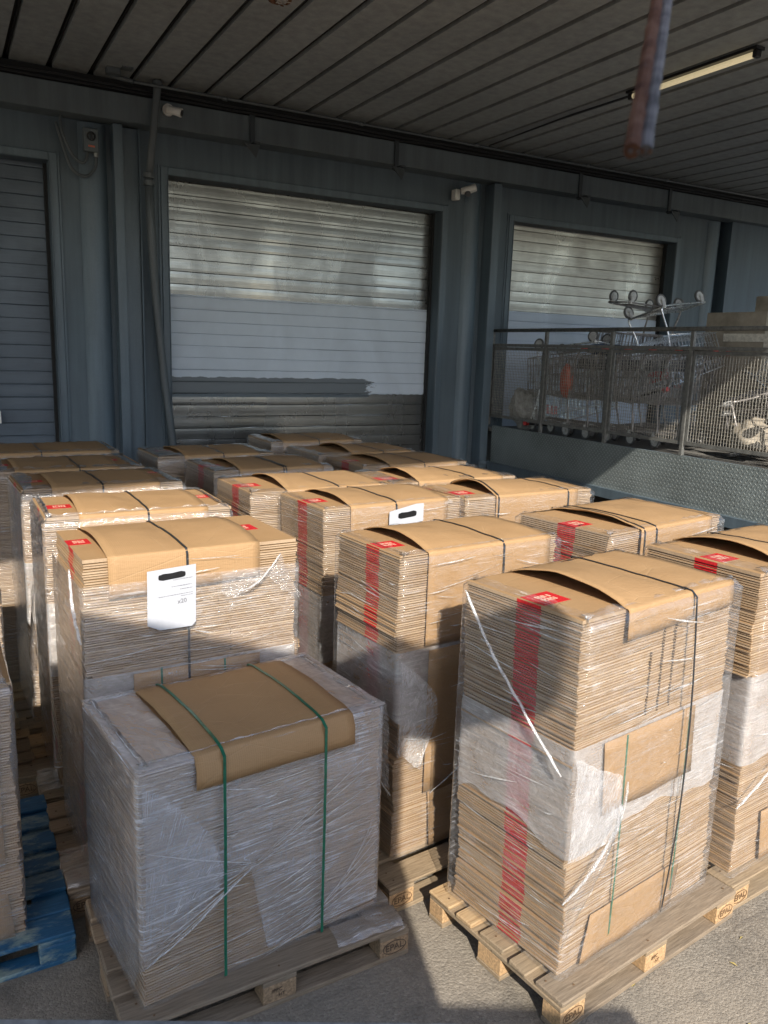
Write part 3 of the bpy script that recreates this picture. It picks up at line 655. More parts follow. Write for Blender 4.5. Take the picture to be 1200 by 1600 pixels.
def stack(sp):
    L, D, H = sp['L'], sp['D'], sp['top']-.145; sd_ = sp['seed']; rr = random.Random(sd_); hi = sp.get('hi', 0)
    root = empty('carton_stack', (sp['x'], sp['y'], .146), R(sp['yaw']), sp['label'], 'carton stack', 'shrink wrapped stacks of flat cartons')
    red = sp.get('red')
    # --- bundles of flat cartons
    bz = [b-.145 for b in sp['cuts']]; bz = [0]+bz+[H]
    tops = []
    for bi in range(len(bz)-1):
        z0, z1 = bz[bi], bz[bi+1]; mb = MB(); ox = sp.get('shift', [0]*9)[bi]; oy = rr.uniform(-.004, .004)
        mb.box(.03+ox, L-.03+ox, .03, D-.03, z0+.004, z1-.012, m=1)
        z = z0; wx = wy = 0; k = 0
        while z < z1-.004:
            t = min(rr.uniform(.0102, .0126), z1-z)
            if z1-(z+t) < .006: t = z1-z
            wx = wx*.9+rr.gauss(0, .0014); wy = wy*.9+rr.gauss(0, .0010)
            if rr.random() < .06: wx += rr.gauss(0, .006); wy += rr.gauss(0, .004)
            jx = ox+wx+rr.gauss(0, .0014); jy = oy+wy+rr.gauss(0, .0011)
            a, b, c, d = jx+rr.gauss(0, .002), L+jx+rr.gauss(0, .003), jy, D+jy
            zb_, zt_ = z+.0006, z+t*rr.uniform(.62, .76)
            if z+t >= z1-.0005: zt_ = z1
            base = len(mb.v)
            y0 = (red[0]+rr.gauss(0, .001)+.010*nz(z*3, sd_, 0)) if red else D*.3; y1 = y0+((red[1]-red[0]) if red else .1)
            sk = rr.gauss(0, .0012)
            for zz in (zb_, zt_):
                for q in ((a, c), (b, c+sk), (b, d), (a, d), (a, y1), (a, y0)): mb.v.append((q[0], q[1], zz))
            I = lambda *n: tuple(base+i for i in n)
            for fc, mi in (((5, 4, 3, 2, 1, 0), 0), ((6, 7, 8, 9, 10, 11), 2), ((0, 1, 7, 6), 0), ((1, 2, 8, 7), 0), ((2, 3, 9, 8), 0), ((3, 4, 10, 9), 0), ((4, 5, 11, 10), 3 if red else 0), ((5, 0, 6, 11), 0)):
                mb.f.append(I(*fc)); mb.m.append(mi)
            z += t; k += 1
        mb.build('carton_bundle', [MT['edge'], MT['core'], MT['kraft'], MT['red']], root)
        tops.append((z1, ox))
    # vertical slits cut through the front edges
    if sp.get('slits'):
        sl_ = MB()
        for (x, z0, z1) in sp['slits']:
            z = z0-.145
            while z < z1-.145:
                sl_.box(x+rr.gauss(0, .0015)-.002, x+.002, -.0035, .004, z, z+.007); z += .0125
        sl_.build('slot_cuts', MT['core'], root)
    # --- cover sheets
    def cover(ztop, c, name='cover_sheet'):
        x0, x1, drop = c['x0'], c['x1'], c['drop']; ll, lr = c.get('ll', .03), c.get('lr', .008); xs_ = c.get('strap', (x0+x1)/2)
        def lift(x, t):
            u = (x-x0)/(x1-x0); a = ll*(1-u)**1.4+lr*u
            pin = 1-.75*math.exp(-((x-xs_)/.09)**2)
            return a*pin*math.sin(math.pi*min(1, max(0, t)))**.9+.0035*(1+nz(x*5, t*3, sd_))+.004*nz(x*9, t*6, sd_+4)-.012*max(0, nz(x*4+sd_, t*3, 7)-.25)
        prof = []                                            # (y, z, t) from back to front then down
        bd = c.get('back', .05)
        for i in range(4): prof.append((D+.011, -bd*(1-i/4), 0))
        prof.append((D+.006, .004, 0)); n = 14
        for i in range(n+1): t = i/n; prof.append((D-.005-(D-.010)*t, .006, t))
        rb = .012
        for q in (25, 55, 80): prof.append((-.004-rb*math.sin(R(q)), .006-rb*(1-math.cos(R(q))), 1))
        m_ = max(3, int(drop/.04))
        for i in range(1, m_+1): prof.append((-.004-rb-.002*i/m_, .006-rb-(drop-rb)*i/m_, 1))
        P = []; nx = 16
        for (y, z, t) in prof:
            row = []
            for i in range(nx+1):
                x = x0+(x1-x0)*i/nx; zz = z; yy = y
                if 0 < t < 1: zz += lift(x, t)
                elif t == 1 and z < -.02:
                    zz += (c.get('slant', .012)*((x-x0)/(x1-x0)-.5)+.006*nz(x*4, sd_, 4))*min(1, -z/drop); yy -= .004*(1+nz(x*3, z*8, sd_))*c.get('flare', .6)+c.get('off', 0)*min(1, (-z-.02)/.02)
                row.append((x+.002*nz(y*6, z*6, sd_+i // nx), yy, ztop+zz))
            P.append(row)
        mb = MB(); mb.grid(P); mb.build(name, MT['kraft'], root, smooth=True, solid=.0045)
        return lift, prof
    lift, prof = cover(H, sp['cover'])
    def strap(x, ztop, zbot, mat, wd, lift_=None, lx=None, loose=0, front=.0, back=True):
        P = []; yf = -.024-front
        pts = [(D+.020, zbot, 0), (D+.020, ztop-.03, 0), (D+.012, ztop+.012, 0)]
        for i in range(1, 14):
            t = i/14; pts.append((D-D*t, ztop+.0125+(lift_(x, t)*1.0 if lift_ else 0), t))
        pts += [(-.008, ztop+.011, 1), (yf, ztop-.012, 1)]
        for i in range(1, 9):
            t = i/8; pts.append((yf-loose*math.sin(math.pi*t), ztop-.012+(zbot-ztop+.012)*t, 1))
        for (y, z, t) in pts: P.append([(x+.004*nz(z*2, sd_, x)+(-.0), y, z), (x+wd+.004*nz(z*2, sd_, x), y, z)])
        mb = MB(); mb.grid(P); return mb.build('strap', mat, root, solid=.0018)
    for (x, kind, bot) in sp['straps']:
        strap(x, H, bot-.145, MT['strap_'+kind], .011 if kind == 'black' else .012, lift, loose=sp.get('loose', .004), front=sp.get('sfront', 0))
    for (x, zt_, bot) in sp.get('low_straps', []):
        mb = MB(); y = -.021; P = []
        for i in range(8):
            t = i/7; z = zt_+(bot-zt_)*t-.145; P.append([(x+.003*nz(z, x, 1), y-.006*math.sin(math.pi*t), z), (x+.009+.003*nz(z, x, 1), y-.006*math.sin(math.pi*t), z)])
        mb.grid(P); mb.build('strap', MT['strap_green'], root, solid=.0015)
    for (x0, x1, z0, z1, sk) in sp.get('flaps', []):
        mb = MB(); P = []
        for i in range(7):
            t = i/6; P.append([(x0+(x1-x0)*j/8+sk*t, -.019-.003*nz(j*.7, t*2, sd_)-.004*t, z1+(z0-z1)*t-.145+.01*nz(j*.4, 2, sd_)*t) for j in range(9)])
        mb.grid(P); mb.build('flap', MT['kraft'], root, smooth=True, solid=.0025)
    # --- red printed panels on the top carton, with two rows of pale lettering
    for (x, y, wd, hd) in sp.get('prints', []):
        mb = MB(); mb.box(x, x+wd, y, y+hd, H+.0004, H+.0012); po = mb.build('printed_panel', MT['red'], root)
        t = MB(); lh_ = hd*.2
        for row in range(2):
            xx = x+wd*.28
            for q in range(5):
                w_ = wd*.075
                y0_ = y+hd*(.56-.28*row)
                t.box(xx, xx+w_*.35, y0_, y0_+lh_, H+.0013, H+.0018)
                if (q*3+row+sd_) % 4 != 0: t.box(xx, xx+w_, y0_+lh_*.72, y0_+lh_, H+.0013, H+.00182)
                if (q+row+sd_) % 3 != 0: t.box(xx, xx+w_, y0_, y0_+lh_*.28, H+.0013, H+.00184)
                if (q+2*row) % 2 == 0: t.box(xx+w_*.65, xx+w_, y0_, y0_+lh_, H+.0013, H+.00186)
                xx += wd*.105
        t.build('lettering', MT['cream_ink'], po)
    def crease(mb, p, q, n_, sag=.004, wd=.0016):  # thin white ribbon along a fold, a highlight drawn as colour
        P = []
        for i in range(7):
            t = i/6; v = Vector(p).lerp(Vector(q), t); w_ = wd*(.25+.75*math.sin(math.pi*t))*(1+.6*nz(t*5, p[2]*9, sd_)); up_ = Vector((0, 0, 1))*w_
            v = v+Vector(n_)*(.002*abs(nz(t*4, p[0]*7, p[2]*11)))+Vector((0, 0, -sag*math.sin(math.pi*t)))
            P.append([tuple(v-up_), tuple(v+up_+Vector(n_)*.0012)])
        mb.grid(P, m=1, uvf=[[(i*.07+p[2], 0), (i*.07+p[2], .02)] for i in range(7)])
    nc = sp.get('crease_glints', 150 if hi == 2 else (34 if hi == 1 else 0))
    def add_crease_glints(mb):
        fx, fy = (sp.get('foff') or (.011, .034)); fx += .009; fy += .008
        for q in range(nc):
            z = rr.uniform(.03, H-.03); ln = rr.uniform(.06, .42)*rr.random()**.4; tl = rr.choice((.08, .05, -.06, .16, -.22))*rr.uniform(.4, 1.4); wd = .0008+.0032*rr.random()**2
            if rr.random() < .45:
                y0_ = rr.uniform(.0, max(.02, D-ln)); crease(mb, (-fx, y0_, z), (-fx, min(D, y0_+ln), min(H-.02, max(.02, z+tl*ln))), (-1, 0, 0), .004, wd)
            else:
                x0_ = rr.uniform(.0, max(.02, L-ln)); crease(mb, (x0_, -fy, z), (min(L, x0_+ln), -fy, min(H-.02, max(.02, z+tl*ln))), (0, -1, 0), .004, wd)
        for (p, q, wd) in sp.get('fans', []): crease(mb, (p[0], p[1], p[2]-.145), (q[0], q[1], q[2]-.145), (0, -1, 0), .006, wd)
    # --- stretch film
    step = .012 if hi == 2 else (.02 if hi == 1 else .035)
    for fi, (z0, z1, kind, lip, wav) in enumerate(sp['film']):
        z0 -= .145; z1 -= .145
        fo = sp.get('foff', (.011, .034) if kind != 'milky' else (.008, .010)); rg = ring(L, D, fo[0]+.002*fi, .02, step, fo[1]+.002*fi); n = max(4, int((z1-z0)/(step*1.6)))
        P = []; U = []; amp = sp.get('amp', 1)
        for i in range(n+1):
            t = i/n; row = []; ur = []
            for (x, y, nx, ny, s_) in rg:
                zlo = (sp['zlo'](s_) if fi == 0 and 'zlo' in sp else z0)+wav*(nz(s_*2.2, sd_+fi, 5)+.5*nz(s_*7, sd_, 9)); z = zlo+(z1-zlo)*t
                d = .0035*nz(s_*3-z*2, (z+s_*.13)*22, sd_+fi*7)+.004*nz(s_*7, z*8, sd_)+.003*nz(s_*2.2, (z-s_*.22)*30, sd_+3)
                d = abs(d)*(.6 if kind == 'milky' else (1.15 if abs(ny) > .7 else .7))*amp
                # the film bridges between corners and is pulled in at the bottom of the overhang
                row.append((x+nx*d, y+ny*d, z)); ur.append((s_+sd_*.37, z+sd_*.11))
            P.append(row); U.append(ur)
        if lip:                                             # torn edge folded in over the top
            for k, ins in enumerate((.008, .03, lip*.6, lip)):
                row = []; ur = []
                for (x, y, nx, ny, s_) in rg:
                    i2 = ins*(1+.5*nz(s_*2.6, sd_, 2)+.25*nz(s_*9, sd_, 6)) if k else ins; crn = .006*nz(s_*11, k*1.7, sd_)
                    zz = H+(.002, .006, .009, .011)[k]+abs(crn)*(k+.4)*.8*amp
                    fx = min(max(x-nx*(i2+.02), .0), L); fy = min(max(y-ny*(i2+.02), .0), D)
                    row.append((fx if nx else x, fy if ny else y, zz)); ur.append((s_+sd_*.37, z1+ins+sd_*.11))
                P.append(row); U.append(ur)
        mb = MB(); mb.grid(P, uvf=U)
        if fi == len(sp['film'])-1 and nc: add_crease_glints(mb)
        mb.build('film_band' if kind == 'milky' else 'stretch_film', [MT[{'clear': 'film', 'mid': 'film_mid', 'milky': 'milky', 'heavy': 'film_heavy', 'haze': 'film_haze'}[kind]], MT['crease']], root, smooth=True)
    for t in sp.get('topfilm', []):                          # film lying over the top
        x0, x1 = t; P = []; U = []
        for i in range(29):
            row = []; ur = []
            for j in range(25):
                x = x0+(x1-x0)*i/28; y = -.02+(D+.04)*j/24
                row.append((x, y, H+.004+.006*abs(nz(x*11+y*4, y*7, sd_))+.004*abs(nz(x*25, y*12, sd_+1)))); ur.append((x*1.2+y*.5, y*.35))
            P.append(row); U.append(ur)
        mb = MB(); mb.grid(P, uvf=U); mb.build('top_film', MT['milky'], root, smooth=True)
    for (pts, r_, fl) in sp.get('twists', []):
        sp_ = spline(pts, 8); mb = MB(); rad = [r_*.8*(.6+.5*abs(nz(i*.6, sd_, 8)))*(1 if 1 < i < len(sp_)-2 else .6) for i in range(len(sp_))]
        mb.tube([(p.x+.004*nz(i*.7, sd_, 1), p.y+.003*nz(i*.8, sd_, 4), p.z-.145+.005*nz(i*.5, sd_, 6)) for i, p in enumerate(sp_)], rad, 8, flat=fl)
        mb.uv = [(i % 8*.02+i*.01, i // 8*.03) for i in range(len(mb.v))]
        mb.build('film_twist', MT['twist'], root, smooth=True)
    for (poly, mat) in sp.get('sheets', []):                  # loose sheets of film: a patch spanned between two curves
        a = spline(poly[0], 8); b = spline(poly[1], 8); n = min(len(a), len(b)); P = []; U = []
        for i in range(n):
            p, q = a[i], b[i]; row = []; ur = []
            for j in range(15):
                t = j/14; v = p.lerp(q, t); d = .016*nz(i*.22, t*2.5, sd_)+.009*nz(i*.3+t*5, t*8, sd_+2)+.004*nz(i*.9, t*17, sd_)
                row.append((v.x+d*.5, v.y-abs(d)-.006*math.sin(math.pi*t), v.z-.145+d*.6)); ur.append((t*.5+i*.01, i*.03+t*.1))
            P.append(row); U.append(ur)
        mb = MB(); mb.grid(P, uvf=U); mb.build('loose_film', MT[mat], root, smooth=True)
    return root

def flick(L, D, H, seed):                                    # small tufts of film at the corners of a top
    return []

def tw(*p): return list(p)
G = 'full height stack of flat kraft cartons'
SP = []
# front right, nearest tall stack
SP.append(dict(id='R0', x=1.985, y=2.045, yaw=8.8, L=1.03, D=.605, top=1.632, seed=3, hi=2, cuts=[.62, 1.13], shift=[.012, .0, -.004],
  label='tall carton stack at right front, glossy twisted film down its red striped side',
  red=(.20, .325), cover=dict(x0=.24, x1=.985, drop=.115, ll=.055, lr=.006, strap=.66, slant=.02, back=.06), straps=[(.665, 'black', .16)], loose=.035, sfront=.01,
  prints=[(.006, .20, .155, .125)], flaps=[(.16, .78, .80, 1.115, .02), (.17, .80, .155, .36, -.05)], low_straps=[(.30, 1.11, .16), (.74, 1.12, .16)],
  slits=[(.52, 1.15, 1.50), (.60, 1.15, 1.50), (.44, 1.15, 1.42)],
  film=[(.70, 1.125, 'milky', 0, .07), (.15, 1.61, 'haze', .05, .0)],
  twists=[([(-.035, .59, 1.60), (-.045, .42, 1.40), (-.04, .22, 1.20), (-.04, .02, 1.02)], .013, .7), ([(-.03, -.03, .50), (.12, -.045, .60), (.27, -.05, .78), (.30, -.045, .92)], .012, .5)],
  sheets=[([[(-.03, -.035, 1.11), (.10, -.05, 1.04), (.24, -.05, .96), (.255, -.05, .84)], [(-.03, -.035, .68), (.06, -.045, .68), (.20, -.05, .70), (.255, -.05, .72)]], 'loose'),
          ([[(-.035, -.04, .50), (.05, -.055, .60), (.20, -.06, .74), (.29, -.05, .90)], [(-.035, -.04, .30), (.03, -.045, .40), (.14, -.05, .54), (.22, -.045, .66)]], 'film_mid')]))
# right edge
SP.append(dict(id='R1', x=3.155, y=2.175, yaw=6, L=1.03, D=.605, top=1.65, seed=5, hi=2, cuts=[.62, 1.16], shift=[.03, .012, -.025],
  label='tall carton stack cut off by the right edge, pale plastic around its middle', red=(.21, .33),
  cover=dict(x0=.19, x1=.96, drop=.40, ll=.06, lr=.01, strap=.5), straps=[(.5, 'black', 1.2)], prints=[(.006, .21, .14, .12)], flaps=[(.22, .8, .15, .42, .03)],
  film=[(.74, 1.16, 'milky', 0, .09), (.15, 1.63, 'clear', .06, 0)],
  twists=[([(-.03, -.03, .52), (.15, -.05, .64), (.4, -.05, .80)], .012, .5)]))
# second in the middle column, wide front sheet
SP.append(dict(id='M1', x=1.765, y=3.0, yaw=5.5, L=.99, D=.53, top=1.66, seed=8, hi=2, cuts=[.66, 1.20], shift=[.0, .025, -.01],
  label='tall carton stack, whole kraft sheet over its front, behind the nearest tall one', red=(.16, .27),
  cover=dict(x0=.145, x1=.93, drop=.455, ll=.045, lr=.01, strap=.60, slant=0, flare=.3), straps=[(.60, 'black', 1.21)], prints=[(.006, .16, .13, .11), (.84, .31, .12, .09)],
  flaps=[(.17, .95, .45, 1.185, 0), (.20, .52, .15, .45, .02)], low_straps=[(.46, 1.19, .16)],
  film=[(.86, 1.20, 'milky', 0, .08), (.15, 1.64, 'clear', .03, 0)],
  twists=[([(.30, -.10, .72), (.42, -.13, .80), (.50, -.10, .70), (.44, -.06, .60), (.2, -.04, .45)], .006, .8), ([(.60, -.03, 1.19), (.72, -.04, 1.22), (.78, -.05, 1.30), (.76, -.06, 1.36)], .009, .6), ([(-.03, .05, .95), (-.10, .0, .80), (-.10, -.03, .62), (-.03, -.03, .5)], .008, .7)],
  sheets=[([[(.0, -.03, 1.17), (.16, -.06, 1.02), (.20, -.06, .85), (.12, -.05, .66)], [(.0, -.03, .72), (.04, -.04, .68), (.08, -.04, .64), (.12, -.05, .60)]], 'loose'),
          ([[(-.03, .05, .98), (-.10, .02, .86), (-.12, .0, .74), (-.06, -.02, .55)], [(-.03, .0, .8), (-.04, -.01, .72), (-.04, -.02, .62), (-.05, -.03, .5)]], 'film_mid')]))
SP.append(dict(id='M2', x=1.885, y=4.10, yaw=4, L=1.0, D=.56, top=1.66, seed=11, hi=1, cuts=[.62, 1.14], shift=[0, .01, 0],
  label='carton stack with a small white label stuck on its front, behind the front sheeted stack', red=(.20, .32),
  cover=dict(x0=.17, x1=.88, drop=.38, ll=.035, lr=.02, strap=.48), straps=[(.48, 'black', 1.5)], prints=[(.006, .20, .13, .11), (.885, .3, .10, .10)], paper=(.42, -.05, .25, .13, 0),
  film=[(.70, 1.14, 'milky', 0, .06), (.15, 1.64, 'clear', .03, 0)]))
SP.append(dict(id='M3', x=1.66, y=4.73, yaw=2, L=1.0, D=.62, top=1.66, seed=12, hi=1, cuts=[.62, 1.2], label='sunlit carton stack directly behind the small labelled stack, red print at its left corner', red=(.20, .32),
  cover=dict(x0=.25, x1=.98, drop=.2, ll=.045, lr=.01, strap=.62), straps=[(.62, 'black', 1.4)], prints=[(.006, .22, .16, .11)],
  film=[(.72, 1.2, 'milky', 0, .06), (.15, 1.64, 'clear', .06, 0)]))
SP.append(dict(id='M4', x=1.70, y=5.64, yaw=3, L=.98, D=.62, top=1.66, seed=13, hi=1, cuts=[.62, 1.2], label='shaded carton stack fourth in the middle column, black strap pulled tight over its top', red=(.22, .34),
  cover=dict(x0=.20, x1=.90, drop=.1, ll=.03, lr=.01, strap=.55), straps=[(.55, 'black', 1.4), (.57, 'black', 1.4)], prints=[(.006, .24, .15, .11)],
  film=[(.15, 1.64, 'mid', .10, 0)]))
SP.append(dict(id='M5', x=1.50, y=6.50, yaw=2.5, L=1.02, D=.62, top=1.66, seed=14, hi=1, cuts=[.62, 1.2], label='shaded carton stack last in the middle column, crumpled film over its top edges', red=None,
  cover=dict(x0=.22, x1=.88, drop=.06, ll=.02, lr=.015, strap=.55), straps=[(.55, 'black', 1.4)], prints=[(.08, .34, .12, .09)],
  film=[(.15, 1.64, 'mid', .16, 0)], amp=1.4))
# right column, going back
SP.append(dict(id='R2', x=3.0, y=2.98, yaw=9, L=1.08, D=.62, top=1.66, seed=21, hi=2, cuts=[.62, 1.2], shift=[0, 0, 0], label='sunlit carton stack with two black straps side by side, right of the whole sheeted stack', red=(.22, .345),
  cover=dict(x0=.27, x1=.97, drop=.4, ll=.05, lr=.012, strap=.36), straps=[(.29, 'black', 1.3), (.40, 'black', 1.3)], prints=[(.006, .22, .15, .12)],
  film=[(.72, 1.2, 'milky', 0, .06), (.15, 1.64, 'clear', .05, 0)]))
SP.append(dict(id='R3', x=2.88, y=4.12, yaw=2, L=1.1, D=.50, top=1.66, seed=22, hi=1, cuts=[.62, 1.2], label='sunlit carton stack with curled open left corner, between the two labelled and railing sides', red=(.12, .24),
  cover=dict(x0=.24, x1=.96, drop=.4, ll=.06, lr=.01, strap=.86), straps=[(.25, 'black', 1.3), (.86, 'black', 1.5)], prints=[(.02, .12, .15, .12), (.90, .30, .13, .09)],
  film=[(.72, 1.2, 'milky', 0, .06), (.15, 1.64, 'clear', .05, 0)]))
SP.append(dict(id='R4', x=2.70, y=4.76, yaw=2.5, L=1.12, D=.56, top=1.66, seed=23, hi=1, cuts=[.62, 1.2], label='last sunlit carton stack towards the shutters on the right, white film bunched at its back', red=(.16, .28),
  cover=dict(x0=.22, x1=.98, drop=.3, ll=.05, lr=.01, strap=.70), straps=[(.70, 'black', 1.5)], prints=[(.006, .16, .16, .12), (.90, .34, .13, .09)],
  film=[(.15, 1.64, 'clear', .12, 0)], amp=1.6))
SP.append(dict(id='R5', x=2.88, y=5.55, yaw=3.5, L=1.03, D=.62, top=1.66, seed=24, hi=1, cuts=[.62, 1.2], label='shaded carton stack just beyond the sunlit ones in front of the right column base', red=(.22, .34),
  cover=dict(x0=.25, x1=.93, drop=.12, ll=.035, lr=.01, strap=.58), straps=[(.58, 'black', 1.5)], prints=[(.02, .30, .13, .09)],
  film=[(.15, 1.64, 'clear', .05, 0)]))
SP.append(dict(id='R6', x=2.82, y=6.27, yaw=5, L=1.03, D=.6, top=1.66, seed=25, hi=1, cuts=[.62, 1.2], label='shaded carton stack second from the main shutter with a dark gap under its lid', red=None,
  cover=dict(x0=.33, x1=.97, drop=.1, ll=.05, lr=.012, strap=.66), straps=[(.66, 'black', 1.5)],
  film=[(.15, 1.64, 'mid', .06, 0)]))
SP.append(dict(id='R7', x=2.77, y=7.28, yaw=1, L=1.0, D=.62, top=1.66, seed=26, hi=1, cuts=[.62, 1.2], label='farthest carton stack standing right in front of the main shutter', red=None,
  cover=dict(x0=.12, x1=.9, drop=.1, ll=.03, lr=.02, strap=.5), straps=[(.5, 'black', 1.5)],
  film=[(.15, 1.64, 'mid', .07, 0)]))
# left column
SP.append(dict(id='L1', x=.465, y=3.44, yaw=3, L=.99, D=.60, top=1.66, seed=31, hi=2, cuts=[.70, 1.14], shift=[.012, .03, 0],
  label='carton stack with a large white paper sheet on its front, behind the low wrapped stack', red=(.2, .3),
  cover=dict(x0=.105, x1=.80, drop=.175, ll=.035, lr=.025, strap=.445, slant=.03), straps=[(.445, 'black', .9)], prints=[(.004, .28, .10, .10), (.74, .26, .17, .12)], paper=(.262, -.050, .218, .275, 1),
  flaps=[(.20, .80, .93, 1.12, 0)], low_straps=[(.32, 1.13, .6), (.62, 1.12, .6)], slits=[(.60, 1.30, 1.50), (.66, 1.15, 1.5)],
  film=[(.55, 1.13, 'milky', 0, .1), (.146, 1.55, 'mid', 0, 0)], amp=1.3,
  twists=[([(.90, -.03, 1.60), (.82, -.05, 1.52), (.75, -.06, 1.47), (.68, -.05, 1.45)], .012, .6), ([(-.03, .1, 1.6), (-.04, .0, 1.45), (-.02, -.03, 1.3)], .012, .6)],
  sheets=[([[(.90, -.035, 1.61), (.92, -.04, 1.55), (.95, -.045, 1.48), (1.0, -.04, 1.40)], [(.82, -.05, 1.52), (.86, -.05, 1.48), (.92, -.05, 1.42), (1.0, -.035, 1.36)]], 'film_mid'),
          ([[(.60, -.045, 1.54), (.70, -.05, 1.55), (.78, -.05, 1.54), (.82, -.05, 1.52)], [(.60, -.05, 1.47), (.62, -.055, 1.44), (.68, -.055, 1.43), (.78, -.05, 1.47)]], 'film_mid')]))
SP.append(dict(id='L2', x=.42, y=4.36, yaw=0, L=.99, D=.60, top=1.66, seed=32, hi=2, cuts=[.62, 1.20], shift=[.02, .0, 0], label='carton stack second behind the low wrapped one, red print on both top ends', red=(.24, .34),
  cover=dict(x0=.17, x1=.86, drop=.15, ll=.035, lr=.012, strap=.52), straps=[(.52, 'black', 1.4)], prints=[(.04, .24, .13, .10), (.86, .30, .11, .09)],
  film=[(.80, 1.2, 'milky', 0, .06), (.15, 1.63, 'mid', .03, 0)], amp=1.5,
  sheets=[([[(-.03, .5, 1.2), (-.06, .3, 1.1), (-.05, .1, .95)], [(-.03, .45, .9), (-.09, .3, .75), (-.06, .1, .8)]], 'film_mid')]))
SP.append(dict(id='L3', x=.39, y=5.25, yaw=2.5, L=1.0, D=.6, top=1.66, seed=33, hi=1, cuts=[.62, 1.20], label='carton stack in the left column with its top in shade and its front in sun', red=(.22, .33),
  cover=dict(x0=.17, x1=.84, drop=.12, ll=.02, lr=.015, strap=.47), straps=[(.47, 'black', 1.4)], prints=[(.03, .26, .13, .08), (.85, .4, .1, .07)],
  film=[(.80, 1.2, 'milky', 0, .06), (.15, 1.63, 'mid', .08, 0)], amp=1.6))
SP.append(dict(id='L4', x=.26, y=6.0, yaw=1.5, L=1.03, D=.66, top=1.66, seed=34, hi=1, cuts=[.62, 1.20], label='shaded carton stack second from the left shutter with bunched film along its front edge', red=None,
  cover=dict(x0=.15, x1=.85, drop=.08, ll=.012, lr=.012, strap=.57), straps=[(.57, 'black', 1.4)], prints=[(.02, .3, .12, .09), (.80, .36, .12, .09)],
  film=[(.15, 1.64, 'mid', .09, 0)], amp=1.9))
SP.append(dict(id='L5', x=.27, y=6.94, yaw=1.5, L=1.02, D=.66, top=1.66, seed=35, hi=1, cuts=[.62, 1.20], label='shaded carton stack nearest the left roller shutter', red=None,
  cover=dict(x0=.05, x1=.95, drop=.06, ll=.01, lr=.01, strap=.40), straps=[(.40, 'black', 1.4)], prints=[(.74, .36, .2, .09)],
  film=[(.15, 1.64, 'mid', .07, 0)], amp=1.6))
# low stack in front
def zloF(s_):
    D_, L_ = .63, 1.03
    x = s_-D_-.03
    if s_ < D_: return .02+(.175-.02)*max(0, (s_-D_+.08)/.08)
    if x < .42: return .18+(.60-.33)*x/.42
    if x < .50: return .45-(.45-.03)*(x-.42)/.08
    return .03
SP.append(dict(id='F', x=.512, y=2.62, yaw=6.8, L=1.035, D=.645, top=1.10, seed=41, hi=2, cuts=[.62], shift=[0, 0, 0], label='low carton stack wrapped in cloudy film with two green straps, front left', red=None,
  cover=dict(x0=.20, x1=.885, drop=.125, ll=.022, lr=.018, strap=.5, slant=.0, back=.12, off=.016), straps=[(.30, 'green', .16), (.735, 'green', .16)], loose=.002, sfront=.018, foff=(.013, .016), zlo=zloF, amp=.8, crease_glints=170,
  film=[(.30, 1.097, 'heavy', .015, .03), (.146, 1.085, 'mid', 0, 0)], topfilm=[(-.012, .20), (.88, 1.047)],
  fans=[((x0, -.035, z0), (.44, -.04, .60), .0038) for x0, z0 in ((0, .34), (0, .36), (.02, .40), (.0, .45), (.0, .52), (.02, .62), (.0, .66), (.0, .80))]+[((.44, -.04, .61), (1.03, -.03, z0), .0034) for z0 in (.62, .70, .78, .88, .95)]
    +[((.47+.05*i, -.03, .155+.02*i), (1.03, -.03, .30+.05*i), .0036) for i in range(9)]+[((.47, -.03, .17+.03*i), (.47+.30, -.03, .22+.035*i), .003) for i in range(10)],
  twists=[([(.36, -.055, .60), (.40, -.06, .635), (.37, -.065, .66), (.43, -.06, .67)], .005, .7), ([(.02, -.04, .66), (.2, -.045, .63), (.42, -.05, .60), (.60, -.045, .66), (.9, -.035, .72)], .004, .5), ([(.0, -.03, .33), (.16, -.04, .42), (.30, -.045, .52), (.42, -.05, .60)], .008, .5)],
  sheets=[([[(.005, -.025, 1.06), (.12, -.035, .94), (.24, -.04, .80), (.30, -.04, .64)], [(.005, -.025, .52), (.05, -.03, .50), (.14, -.035, .52), (.28, -.035, .55)]], 'film_heavy')]))
STK = {}
for sp in SP: STK[sp['id']] = stack(sp)

